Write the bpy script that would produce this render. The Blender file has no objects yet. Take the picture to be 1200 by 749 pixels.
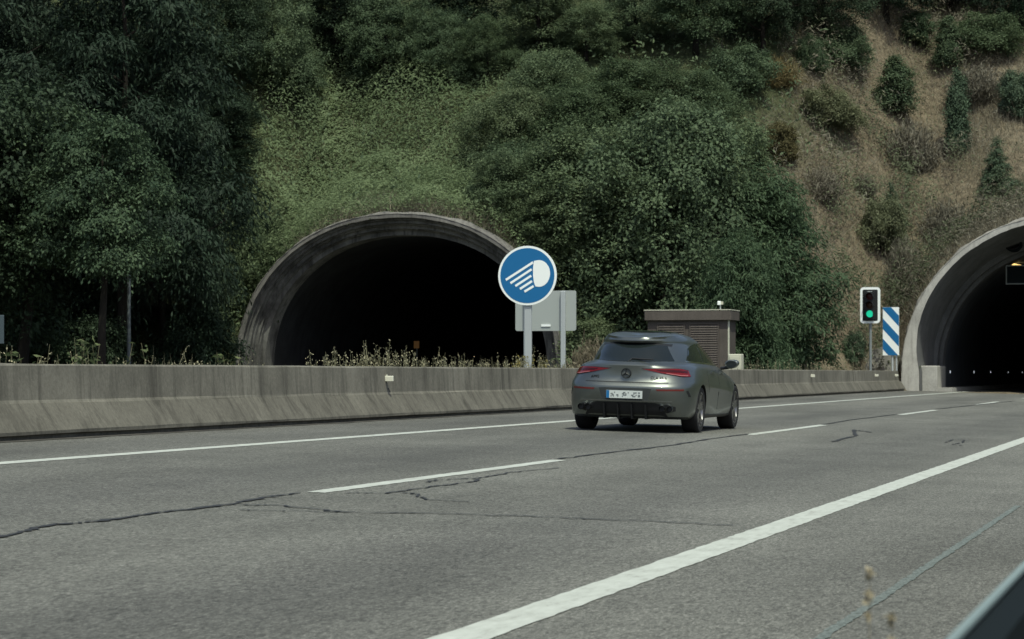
import bpy, bmesh, math, random
import numpy as np
from math import sin, cos, pi, radians, sqrt, atan2, exp
from mathutils import Vector, Matrix
from mathutils.bvhtree import BVHTree

# ------------------------------------------------------------------ camera, sky, sun, exposure
SC = bpy.context.scene
COL = SC.collection
F = 2980.0                      # focal length in pixels of the 1200 px wide photograph
TH = math.atan(821.0 / F)       # the road runs this much to the right of the view axis
CT, ST = cos(TH), sin(TH)
HC = 1.07                       # camera height over the carriageway plane at X = 0
K = 0.0296                      # crossfall of the carriageway
HY = 437.5                      # horizon row

cam_d = bpy.data.cameras.new("camera")
cam = bpy.data.objects.new("camera", cam_d)
COL.objects.link(cam)
cam.location = (0, 0, HC)
cam.rotation_euler = (pi / 2, 0, TH)
cam_d.sensor_width = 36.0
cam_d.lens = 36.0 * F / 1200.0
cam_d.shift_y = (HY - 374.5) / 1200.0
cam_d.clip_start = 0.1
cam_d.clip_end = 3000
cam_d.dof.use_dof = True
cam_d.dof.focus_distance = 24
cam_d.dof.aperture_fstop = 9.0
SC.camera = cam

SUN = Vector((0.25, -0.38, 0.88)).normalized()
elev = math.asin(SUN.z)
azim = atan2(SUN.x, SUN.y)
world = bpy.data.worlds.new("World")
SC.world = world
world.use_nodes = True
wn = world.node_tree.nodes
bg = wn["Background"]
sky = wn.new("ShaderNodeTexSky")
sky.sky_type = 'NISHITA'
sky.sun_disc = False
sky.sun_elevation = elev
sky.sun_rotation = azim
sky.dust_density = 3.0            # hazy summer sky
sky.ozone_density = 0.8
world.node_tree.links.new(sky.outputs[0], bg.inputs[0])
bg.inputs[1].default_value = 0.15
sl = bpy.data.lights.new("sun", 'SUN')
sl.energy = 3.8
sl.angle = radians(0.53)
sl.color = (0.96, 1.0, 0.83)
so = bpy.data.objects.new("sun", sl)
COL.objects.link(so)
so.rotation_euler = (-SUN).to_track_quat('-Z', 'Y').to_euler()
so.location = (20, -30, 60)
vs = SC.view_settings
vs.view_transform = 'Standard'
vs.look = 'None'
vs.exposure = 0.0
vs.gamma = 1.0
vs.use_curve_mapping = False

rnd = random.Random(7)
RG = np.random.default_rng(11)

# ------------------------------------------------------------------ pixel of the photograph -> place
def ray(px, py=HY):
    u = (px - 600.0) / F
    return Vector((CT * u - ST, CT + ST * u, (HY - py) / F))

def at_t(px, t, py=HY):          # point of that pixel's ray at distance t along the road
    d = ray(px, py)
    return Vector((0, 0, HC)) + d * (t / d.y)

def on_road(px, py):
    d = ray(px, py)
    s = -HC / (d.z + K * d.x)
    return Vector((0, 0, HC)) + d * s

def t_on_line(px, X):            # where the line of constant X is seen at column px
    d = ray(px)
    return X * d.y / d.x

# ------------------------------------------------------------------ materials
def mat(name, color, rough=0.8, metal=0.0, spec=0.3, coat=0.0, emit=None, emit_s=0.0):
    m = bpy.data.materials.new(name)
    m.use_nodes = True
    b = m.node_tree.nodes["Principled BSDF"]
    b.inputs["Base Color"].default_value = (*color, 1)
    b.inputs["Roughness"].default_value = rough
    b.inputs["Metallic"].default_value = metal
    b.inputs["Specular IOR Level"].default_value = spec
    b.inputs["Coat Weight"].default_value = coat
    if emit:
        b.inputs["Emission Color"].default_value = (*emit, 1)
        b.inputs["Emission Strength"].default_value = emit_s
    return m

class NT:
    def __init__(s, m):
        s.nt = m.node_tree
        s.b = s.nt.nodes["Principled BSDF"]
        s.tc = s.nt.nodes.new("ShaderNodeTexCoord")
    def link(s, a, b): s.nt.links.new(a, b)
    def mapping(s, scale, src="Object"):
        mp = s.nt.nodes.new("ShaderNodeMapping")
        mp.inputs["Scale"].default_value = scale
        s.link(s.tc.outputs[src], mp.inputs[0])
        return mp.outputs[0]
    def noise(s, vec, scale, detail=4, rough=0.6, dist=0.0):
        n = s.nt.nodes.new("ShaderNodeTexNoise")
        n.inputs["Scale"].default_value = scale
        n.inputs["Detail"].default_value = detail
        n.inputs["Roughness"].default_value = rough
        n.inputs["Distortion"].default_value = dist
        s.link(vec, n.inputs["Vector"])
        return n.outputs[0]
    def ramp(s, fac, stops):
        r = s.nt.nodes.new("ShaderNodeValToRGB")
        el = r.color_ramp.elements
        while len(el) < len(stops): el.new(0.5)
        for e, (p, c) in zip(el, stops):
            e.position = p
            e.color = (*c, 1) if len(c) == 3 else c
        s.link(fac, r.inputs[0])
        return r.outputs[0]
    def mix(s, fac, a, b, mode='MIX'):
        n = s.nt.nodes.new("ShaderNodeMix")
        n.data_type = 'RGBA'
        n.blend_type = mode
        for sock, v in ((n.inputs[0], fac), (n.inputs[6], a), (n.inputs[7], b)):
            if hasattr(v, "links") or hasattr(v, "is_linked"): s.link(v, sock)
            elif isinstance(v, (int, float)): sock.default_value = v
            else: sock.default_value = (*v, 1)
        return n.outputs[2]
    def math(s, op, a, b=0.0, clamp=False):
        n = s.nt.nodes.new("ShaderNodeMath")
        n.operation = op
        n.use_clamp = clamp
        for sock, v in ((n.inputs[0], a), (n.inputs[1], b)):
            if hasattr(v, "is_linked"): s.link(v, sock)
            else: sock.default_value = v
        return n.outputs[0]
    def bump(s, h, strength, dist):
        n = s.nt.nodes.new("ShaderNodeBump")
        n.inputs["Strength"].default_value = strength
        n.inputs["Distance"].default_value = dist
        s.link(h, n.inputs["Height"])
        s.link(n.outputs[0], s.b.inputs["Normal"])
    def color(s, c): s.link(c, s.b.inputs["Base Color"])

def g3(v, t=(1, 1, 1)): return (v * t[0], v * t[1], v * t[2])

def asphalt_material():
    m = mat("asphalt", (0.12,) * 3, 0.9, spec=0.25)
    n = NT(m)
    o = n.mapping((1, 1, 1))
    el = n.mapping((1, 0.28, 1))
    fine = n.noise(el, 85, 3, 0.8)
    mid = n.noise(el, 34, 4, 0.85)
    big = n.noise(n.mapping((0.7, 0.10, 1)), 1.0, 4, 0.6)
    big2 = n.noise(o, 0.55, 5, 0.65)
    warm = (0.82, 0.825, 0.725)
    c = n.ramp(fine, [(0.34, g3(0.04, warm)), (0.48, g3(0.115, warm)), (0.58, g3(0.22, warm)), (0.68, g3(0.46, warm))])
    c = n.mix(0.45, c, n.ramp(mid, [(0.40, g3(0.06, warm)), (0.60, g3(0.25, warm))]))
    c = n.mix(1.0, c, n.ramp(big, [(0.32, (0.74,) * 3), (0.66, (1.10,) * 3)]), 'MULTIPLY')
    c = n.mix(1.0, c, n.ramp(big2, [(0.3, (0.84,) * 3), (0.65, (1.06,) * 3)]), 'MULTIPLY')
    # wheel tracks polished / oiled slightly darker along the lanes
    sep = n.nt.nodes.new("ShaderNodeSeparateXYZ")
    n.link(n.tc.outputs["Object"], sep.inputs[0])
    wob = n.math('ADD', sep.outputs[0], n.math('MULTIPLY', n.noise(n.mapping((0.6, 0.05, 1)), 1.0, 3), 0.6))
    s1 = n.math('SINE', n.math('MULTIPLY', n.math('ADD', wob, 4.55), 2 * pi / 3.66))
    tr = n.math('POWER', n.math('MULTIPLY', n.math('ADD', s1, 1.0), 0.5), 2.0)
    c = n.mix(n.math('MULTIPLY', tr, 0.55), c, n.mix(1.0, c, (0.62, 0.62, 0.64), 'MULTIPLY'))
    n.color(c)
    n.bump(n.mix(0.5, fine, mid), 0.55, 0.006)
    return m

def paint_material():
    m = mat("road_paint", (0.6,) * 3, 0.75, spec=0.3)
    n = NT(m)
    o = n.mapping((1, 1, 1))
    f = n.noise(o, 40, 4, 0.7)
    f2 = n.noise(n.mapping((1, .25, 1)), 13, 6, 0.75)
    c = n.ramp(f2, [(0.28, (0.24, 0.245, 0.215)), (0.45, (0.37, 0.39, 0.35)), (0.7, (0.45, 0.475, 0.43))])
    c = n.mix(n.ramp(f, [(0.63, (0, 0, 0)), (0.72, (1, 1, 1))]), c, (0.26, 0.26, 0.24))
    n.color(c)
    n.bump(f, 0.4, 0.004)
    return m

def concrete_material(name, lo, hi, streak=0.6, tint=(1.0, 0.97, 0.88), streak_scale=7.0, along='y'):
    m = mat(name, g3(hi, tint), 0.9, spec=0.2)
    n = NT(m)
    o = n.mapping((1, 1, 1))
    big = n.noise(o, 0.8, 6, 0.65)
    fine = n.noise(o, 22, 5, 0.7)
    sc = (0.6, 1.0, 0.12) if along == 'y' else (1.0, 1.0, 0.10)
    st = n.noise(n.mapping(sc), streak_scale, 5, 0.7, 0.6)
    c = n.ramp(big, [(0.28, g3(lo, tint)), (0.68, g3(hi, tint))])
    c = n.mix(1.0, c, n.ramp(fine, [(0.3, (0.78,) * 3), (0.7, (1.15,) * 3)]), 'MULTIPLY')
    dark = n.ramp(st, [(0.30, (1, 1, 1)), (0.52, (0, 0, 0))])
    c = n.mix(n.math('MULTIPLY', dark, streak), c, g3(lo * 0.42, tint))
    n.color(c)
    n.bump(fine, 0.4, 0.01)
    return m

def barrier_material(name, lo, hi):
    m = concrete_material(name, lo, hi, 0.7, (1.0, 0.955, 0.79), 4.2)
    return m

def leaf_material(name, dark, light, odd=None, transl=0.28, vary=0.35):
    m = bpy.data.materials.new(name)
    m.use_nodes = True
    n = NT(m)
    n.b.inputs["Roughness"].default_value = 0.62
    n.b.inputs["Specular IOR Level"].default_value = 0.12
    at = n.nt.nodes.new("ShaderNodeAttribute")
    at.attribute_name = "leaf_var"
    oi = n.nt.nodes.new("ShaderNodeObjectInfo")
    big = n.noise(n.mapping((1, 1, 1)), 0.9, 3, 0.6)
    v = n.math('ADD', n.math('MULTIPLY', at.outputs["Fac"], 0.62), n.math('MULTIPLY', big, 0.5))
    stops = [(0.22, dark), (0.82, light)]
    if odd: stops.append((0.97, odd))
    c = n.ramp(v, stops)
    rr = n.ramp(oi.outputs["Random"], [(0.0, (1 - vary, 1 - vary * .8, 1 - vary * .9)), (0.5, (1, 1, 1)),
                                       (1.0, (1 + vary * .55, 1 + vary * .35, 1 + vary * .1))])
    c = n.mix(1.0, c, rr, 'MULTIPLY')
    n.color(c)
    tr = n.nt.nodes.new("ShaderNodeBsdfTranslucent")
    n.link(c, tr.inputs[0])
    mx = n.nt.nodes.new("ShaderNodeMixShader")
    mx.inputs[0].default_value = min(.5, transl * 1.5)
    n.link(n.b.outputs[0], mx.inputs[1])
    n.link(tr.outputs[0], mx.inputs[2])
    n.link(mx.outputs[0], n.nt.nodes["Material Output"].inputs[0])
    return m

def ground_material():
    m = mat("hill_soil", (0.1, 0.08, 0.05), 0.95, spec=0.1)
    n = NT(m)
    o = n.mapping((1, 1, 1))
    a = n.noise(o, 0.35, 5, 0.65)
    b = n.noise(o, 3.5, 6, 0.7)
    c = n.ramp(b, [(0.3, (0.075, 0.062, 0.043)), (0.5, (0.14, 0.116, 0.080)), (0.7, (0.20, 0.170, 0.120))])
    d = n.ramp(b, [(0.3, (0.025, 0.034, 0.016)), (0.7, (0.06, 0.072, 0.034))])
    at = n.nt.nodes.new("ShaderNodeAttribute")
    at.attribute_name = "dry"
    n.color(n.mix(n.math('ADD', at.outputs["Fac"], n.math('MULTIPLY', n.math('SUBTRACT', a, 0.5), 0.8), True), d, c))
    n.bump(b, 0.8, 0.15)
    return m

M = {}
M['asphalt'] = asphalt_material()
M['paint'] = paint_material()
M['soil'] = ground_material()
M['barrier_up'] = barrier_material("barrier_concrete", 0.11, 0.21)
M['barrier_low'] = barrier_material("barrier_base_concrete", 0.085, 0.15)  # base toned darker than the wall to even out the sun's contrast
M['portal_l'] = concrete_material("stained_portal_concrete", 0.09, 0.22, 0.6, (1, .97, .9), 5.0, 'x')
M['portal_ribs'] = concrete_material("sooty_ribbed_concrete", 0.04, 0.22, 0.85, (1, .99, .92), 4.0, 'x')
M['portal_r'] = concrete_material("pale_portal_concrete", 0.27, 0.46, 0.4, (1, .98, .9), 4.0, 'x')
M['collar'] = concrete_material("rough_shotcrete", 0.14, 0.34, 0.3, (1, .96, .86), 3.0, 'x')
M['block'] = concrete_material("clean_concrete", 0.30, 0.44, 0.25, (1, .98, .9), 4.0, 'x')
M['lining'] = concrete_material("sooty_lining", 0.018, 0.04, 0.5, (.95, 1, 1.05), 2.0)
M['tar'] = mat("bitumen", (0.028, 0.029, 0.029), 0.7, spec=0.3)
M['galv'] = mat("galvanised_steel", (0.42, 0.45, 0.45), 0.55, 0.35, 0.4)
M['galv_old'] = mat("weathered_galvanised_steel", (0.20, 0.22, 0.22), 0.7, 0.2, 0.3)
M['rail_grey'] = mat("dull_grey_steel", (0.10, 0.115, 0.12), 0.7, 0.2, 0.3)
M['rail'] = mat("dull_zinc_rail", (0.21, 0.27, 0.27), 0.65, 0.2, 0.3)
M['rail_dark'] = mat("matt_black", (0.010, 0.014, 0.016), 0.95, spec=0.05)
M['white'] = mat("white_sheeting", (0.80, 0.84, 0.82), 0.5)
M['blue'] = mat("blue_sheeting", (0.008, 0.122, 0.300), 0.5)
M['sign_back'] = mat("sign_back_aluminium", (0.36, 0.39, 0.37), 0.55, 0.2)
M['black'] = mat("black_plastic", (0.012, 0.014, 0.016), 0.6)
M['green_on'] = mat("green_signal_lens", (0.0, 0.25, 0.15), 0.4, emit=(0.02, 0.75, 0.42), emit_s=0.75)
M['red_off'] = mat("unlit_red_lens", (0.05, 0.006, 0.008), 0.4)
M['amber_off'] = mat("unlit_amber_lens", (0.04, 0.014, 0.008), 0.4)
M['lamp_on'] = mat("yellow_lamp", (0.4, 0.25, 0.05), 0.4, emit=(1.0, 0.66, 0.22), emit_s=1.6)
M['reflector_glow'] = mat("glowing_white_reflector", (0.6, 0.65, 0.65), 0.4, emit=(0.85, 0.95, 1.0), emit_s=0.7)  # reflectors given a glow of their own to show up in the dark
M['hut'] = concrete_material("brown_render", 0.075, 0.115, 0.3, (1.0, 0.87, 0.77), 3.0, 'x')
M['hut_dark'] = mat("brown_louvre_metal", (0.075, 0.064, 0.056), 0.7)
M['beige'] = mat("cream_cabinet_paint", (0.50, 0.50, 0.40), 0.6)
M['reflector'] = mat("white_reflector", (0.60, 0.60, 0.50), 0.3)
M['bark'] = concrete_material("bark", 0.012, 0.028, 0.5, (1.0, 0.85, 0.68), 6.0)
M['leaf_dark'] = leaf_material("dark_green_leaf", (0.010, 0.020, 0.012), (0.044, 0.070, 0.042), None, 0.15)  # darkest leaf tone, for the left wood and the top row
M['leaf_feathery'] = leaf_material("feathery_leaf", (0.013, 0.024, 0.017), (0.052, 0.076, 0.050), None, 0.15)  # dark leaf tone of the feathery trees
M['leaf_mid'] = leaf_material("oak_leaf", (0.050, 0.080, 0.046), (0.128, 0.174, 0.096), None, 0.22)
M['leaf_light'] = leaf_material("bright_leaf", (0.056, 0.086, 0.044), (0.160, 0.200, 0.110), None, 0.25)
M['leaf_acacia'] = leaf_material("compound_leaf", (0.040, 0.070, 0.040), (0.112, 0.162, 0.090), None, 0.25)
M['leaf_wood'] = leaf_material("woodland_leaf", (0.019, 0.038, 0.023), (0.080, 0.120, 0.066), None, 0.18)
M['leaf_olive'] = leaf_material("olive_leaf", (0.060, 0.076, 0.042), (0.155, 0.175, 0.105), None, 0.2)
M['leaf_vine'] = leaf_material("creeper_leaf", (0.064, 0.100, 0.050), (0.164, 0.222, 0.124), (0.16, 0.13, 0.065), 0.25)
M['leaf_conifer'] = leaf_material("needle_spray", (0.034, 0.060, 0.040), (0.112, 0.156, 0.096), None, 0.12)
M['leaf_brown'] = leaf_material("dry_twig", (0.090, 0.084, 0.064), (0.195, 0.180, 0.138), None, 0.1)
M['leaf_ochre'] = leaf_material("yellowing_leaf", (0.075, 0.068, 0.034), (0.200, 0.165, 0.080), None, 0.2)
M['straw'] = leaf_material("dry_grass_blade", (0.150, 0.142, 0.104), (0.350, 0.318, 0.238), None, 0.25, 0.0)
M['weed'] = leaf_material("roadside_weed", (0.19, 0.185, 0.11), (0.52, 0.48, 0.32), None, 0.25, 0.0)
M['pale_seed'] = leaf_material("pale_seed_head", (0.38, 0.34, 0.24), (0.62, 0.56, 0.42), None, 0.35, 0.0)
M['weed_yellow'] = leaf_material("yellow_weed", (0.13, 0.12, 0.035), (0.36, 0.30, 0.10), None, 0.25, 0.1)
M['weed_green'] = leaf_material("green_weed", (0.05, 0.075, 0.03), (0.15, 0.18, 0.085), None, 0.25, 0.1)

# ------------------------------------------------------------------ mesh helpers
class MB:
    def __init__(s): s.v = []; s.f = []
    def add(s, vs_, fs):
        o = len(s.v)
        s.v += [tuple(p) for p in vs_]
        s.f += [tuple(o + i for i in f) for f in fs]
        return s
    def box(s, x0, x1, y0, y1, z0, z1, M_=None):
        p = [Vector((x, y, z)) for z in (z0, z1) for y in (y0, y1) for x in (x0, x1)]
        if M_ is not None: p = [M_ @ q for q in p]
        return s.add(p, [(0, 2, 3, 1), (4, 5, 7, 6), (0, 1, 5, 4), (2, 6, 7, 3), (0, 4, 6, 2), (1, 3, 7, 5)])
    def bbox(s, x0, x1, y0, y1, z0, z1, b):        # box with chamfered vertical and top edges
        def ringp(i, z): return [(x0 + i, y0 + b, z), (x0 + b, y0 + i, z), (x1 - b, y0 + i, z), (x1 - i, y0 + b, z),
                                 (x1 - i, y1 - b, z), (x1 - b, y1 - i, z), (x0 + b, y1 - i, z), (x0 + i, y1 - b, z)]
        rings = [ringp(0, z0), ringp(0, z1 - b), [(min(max(x, x0 + b), x1 - b), min(max(y, y0 + b), y1 - b), z) for x, y, z in ringp(0, z1)]]
        vs_ = sum(rings, [])
        fs = [(r * 8 + i, r * 8 + (i + 1) % 8, r * 8 + 8 + (i + 1) % 8, r * 8 + 8 + i) for r in range(2) for i in range(8)]
        fs += [tuple(range(16, 24)), tuple(range(7, -1, -1))]
        return s.add(vs_, fs)
    def tube(s, pts, rad, n=8, cap=True):
        pts = [Vector(p) for p in pts]
        if not hasattr(rad, "__len__"): rad = [rad] * len(pts)
        rings = []
        for i, p in enumerate(pts):
            d = (pts[min(i + 1, len(pts) - 1)] - pts[max(i - 1, 0)]).normalized()
            a = d.orthogonal().normalized() if abs(d.z) < 0.99 else Vector((1, 0, 0))
            a = (a - d * a.dot(d)).normalized()
            b = d.cross(a)
            rings.append([p + (a * cos(2 * pi * k / n) + b * sin(2 * pi * k / n)) * rad[i] for k in range(n)])
        fs = [(i * n + k, i * n + (k + 1) % n, (i + 1) * n + (k + 1) % n, (i + 1) * n + k) for i in range(len(pts) - 1) for k in range(n)]
        if cap: fs += [tuple(range(n - 1, -1, -1)), tuple((len(pts) - 1) * n + k for k in range(n))]
        return s.add(sum(rings, []), fs)
    def lathe(s, prof, n=32, M_=None, close=False):   # profile (r, x) turned about the X axis
        vs_ = []
        for r, x in prof:
            for k in range(n):
                a = 2 * pi * k / n
                p = Vector((x, r * cos(a), r * sin(a)))
                vs_.append(M_ @ p if M_ is not None else p)
        m = len(prof)
        rng_ = range(m) if close else range(m - 1)
        fs = [(i * n + k, i * n + (k + 1) % n, ((i + 1) % m) * n + (k + 1) % n, ((i + 1) % m) * n + k) for i in rng_ for k in range(n)]
        return s.add(vs_, fs)
    def prism(s, poly, y0, y1):     # polygon in (x, z) extruded along y
        n = len(poly)
        vs_ = [(x, y0, z) for x, z in poly] + [(x, y1, z) for x, z in poly]
        fs = [tuple(range(n)), tuple(range(2 * n - 1, n - 1, -1))] + [(i, n + i, n + (i + 1) % n, (i + 1) % n) for i in range(n)]
        return s.add(vs_, fs)
    def mesh(s, name, smooth=False, sharp=None):
        me = bpy.data.meshes.new(name)
        me.from_pydata(s.v, [], s.f)
        bm = bmesh.new(); bm.from_mesh(me)
        bmesh.ops.recalc_face_normals(bm, faces=bm.faces)
        bm.to_mesh(me); bm.free()
        if smooth:
            me.polygons.foreach_set("use_smooth", [True] * len(me.polygons))
            if sharp: me.set_sharp_from_angle(angle=radians(sharp))
        me.update()
        return me

def link(name, me, m=None, parent=None, loc=None):
    if isinstance(me, MB): me = me.mesh(name)
    o = bpy.data.objects.new(name, me)
    COL.objects.link(o)
    if m is not None and not me.materials: me.materials.append(m)
    if parent is not None: o.parent = parent
    if loc is not None: o.location = loc
    return o

def tag(o, label=None, cat=None, group=None, kind=None):
    if label: o['label'] = label
    if cat: o['category'] = cat
    if group: o['group'] = group
    if kind: o['kind'] = kind
    return o

def empty(name, loc, rz=0.0):
    o = bpy.data.objects.new(name, None)
    COL.objects.link(o)
    o.location = loc
    o.rotation_euler = (0, 0, rz)
    o.empty_display_size = 0.3
    return o

def ring_pts(cx, cz, r, n, y): return [(cx + r * cos(2 * pi * k / n), y, cz + r * sin(2 * pi * k / n)) for k in range(n)]

def clip(poly, nx, nz, d):      # keep nx*x + nz*z <= d
    out = []
    for i, p in enumerate(poly):
        q = poly[(i + 1) % len(poly)]
        a = nx * p[0] + nz * p[1] - d
        b = nx * q[0] + nz * q[1] - d
        if a <= 0: out.append(p)
        if a * b < 0:
            t = a / (a - b)
            out.append((p[0] + (q[0] - p[0]) * t, p[1] + (q[1] - p[1]) * t))
    return out

# ------------------------------------------------------------------ terrain
TPL, CXL, CZL, RL = 95.0, -30.9, 1.0, 6.75       # left tunnel: portal station, centre, arch radius
EXL = 2 / 2.15                                   # and its legs a little straighter
QL = 0.94                                        # the left arch is a little flatter than a circle
TPR, CXR, CZR, RR = 105.0, -5.95, 1.1, 6.38       # right tunnel

def snoise(x, y, sc, seed=0):                     # smooth value noise, numpy
    x = np.asarray(x, float) / sc + seed * 17.3
    y = np.asarray(y, float) / sc - seed * 9.1
    xi, yi = np.floor(x), np.floor(y)
    fx, fy = x - xi, y - yi
    fx, fy = fx * fx * (3 - 2 * fx), fy * fy * (3 - 2 * fy)
    def h(a, b):
        q = np.sin(a * 127.1 + b * 311.7 + seed * 3.3) * 43758.5453
        return q - np.floor(q)
    return (h(xi, yi) * (1 - fx) + h(xi + 1, yi) * fx) * (1 - fy) + (h(xi, yi + 1) * (1 - fx) + h(xi + 1, yi + 1) * fx) * fy - 0.5

def sstep(e0, e1, x):
    t = np.clip((x - e0) / (e1 - e0), 0, 1)
    return t * t * (3 - 2 * t)

def terr(X, T):
    X = np.asarray(X, float); T = np.asarray(T, float)
    flat = np.where(X > -12.4, -K * np.clip(X, -12.4, 0.9) - 0.06, 0.34)
    flat = np.where(X > 0.9, -0.09 - 0.25 * np.clip(X - 0.9, 0, 4), flat)
    t0 = np.interp(X, [-140, -70, -48, -39, -23, -18, -13.5, 0, 20, 60, 120], [50, 66, 83, 92.5, 92.5, 97, 104, 106, 104, 92, 70])
    u = np.maximum(T - t0, 0)
    hill = 0.76 * (np.sqrt(u * u + 1.0) - 1.0) * np.where(u > 0, 1, 0)
    hill = np.where(hill > 34, 34 + (hill - 34) * 0.35, hill)
    amp = np.clip(hill / 4, 0, 1)
    hill = hill + amp * (snoise(X, T, 7.0, 1) * 1.8 + snoise(X, T, 2.6, 2) * 0.7)
    z = flat + np.maximum(hill, 0)
    for tp, cx, cz, r in ((TPL, CXL, CZL, RL), (TPR, CXR, CZR, RR)):
        d = T - tp
        grow = 0.04 + 0.8 * sstep(0.7, 5, d)
        rr = r + grow
        ex = 2 / EXL if tp == TPL else 2.0
        top = cz + rr * np.maximum(1 - np.minimum(np.abs(X - cx) / rr, 1) ** ex, 0) ** (1 / ex) * (QL if tp == TPL else 1.0)
        on = (np.abs(X - cx) < rr) & (d > 0.55)
        z = np.where(on, np.maximum(z, top), z)
        near = (np.abs(X - cx) < r + 0.02) & (d <= 0.55)
        z = np.where(near, np.minimum(z, 0.30), z)
    return z

def tz(x, t): return float(terr(np.array([x]), np.array([t]))[0])

def dryness(X, T):
    r = X / T
    n = snoise(X, T, 6.0, 5) * 0.045 + snoise(X, T, 2.0, 6) * 0.02
    return sstep(-0.168, -0.140, r + n) * (1 - sstep(131, 138, T + n * 120)) * sstep(95, 100, T) * (1 - sstep(1.5, 5, X))

def build_terrain():
    xs = np.unique(np.round(np.concatenate([np.arange(-150, -50, 3), np.arange(-50, 6, 0.4), np.arange(6, 110, 3)]), 3))
    ts = np.unique(np.round(np.concatenate([np.arange(-40, 85, 2.5), np.arange(85, 150, 0.4), np.arange(150, 262, 3)]), 3))
    X, T = np.meshgrid(xs, ts)
    Z = terr(X, T)
    nx, nt_ = len(xs), len(ts)
    idx = np.arange(nx * nt_).reshape(nt_, nx)
    q = np.stack([idx[:-1, :-1], idx[:-1, 1:], idx[1:, 1:], idx[1:, :-1]], -1).reshape(-1, 4)
    V = np.stack([X.ravel(), T.ravel(), Z.ravel()], 1)
    keep = np.ones(len(q), bool)
    fx, ft, fz = V[q, 0], V[q, 1], V[q, 2]
    for tp, cx, cz, r in ((TPL, CXL, CZL, RL), (TPR, CXR, CZR, RR)):
        jump = (fz.max(1) - fz.min(1)) > 0.9
        keep &= ~((np.abs(fx - cx).min(1) < r - 0.05) & jump & (ft.min(1) < tp + 0.6) & (ft.max(1) > tp - 0.2))
    q = q[keep]
    me = bpy.data.meshes.new("hillside")
    me.from_pydata(V.tolist(), [], q.tolist())
    me.polygons.foreach_set("use_smooth", [True] * len(me.polygons))
    a = me.attributes.new("dry", 'FLOAT', 'POINT')
    a.data.foreach_set("value", dryness(V[:, 0], np.maximum(V[:, 1], 1)).astype(np.float32))
    me.materials.append(M['soil'])
    o = link("ground", me)
    tag(o, kind='structure')

build_terrain()

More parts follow.
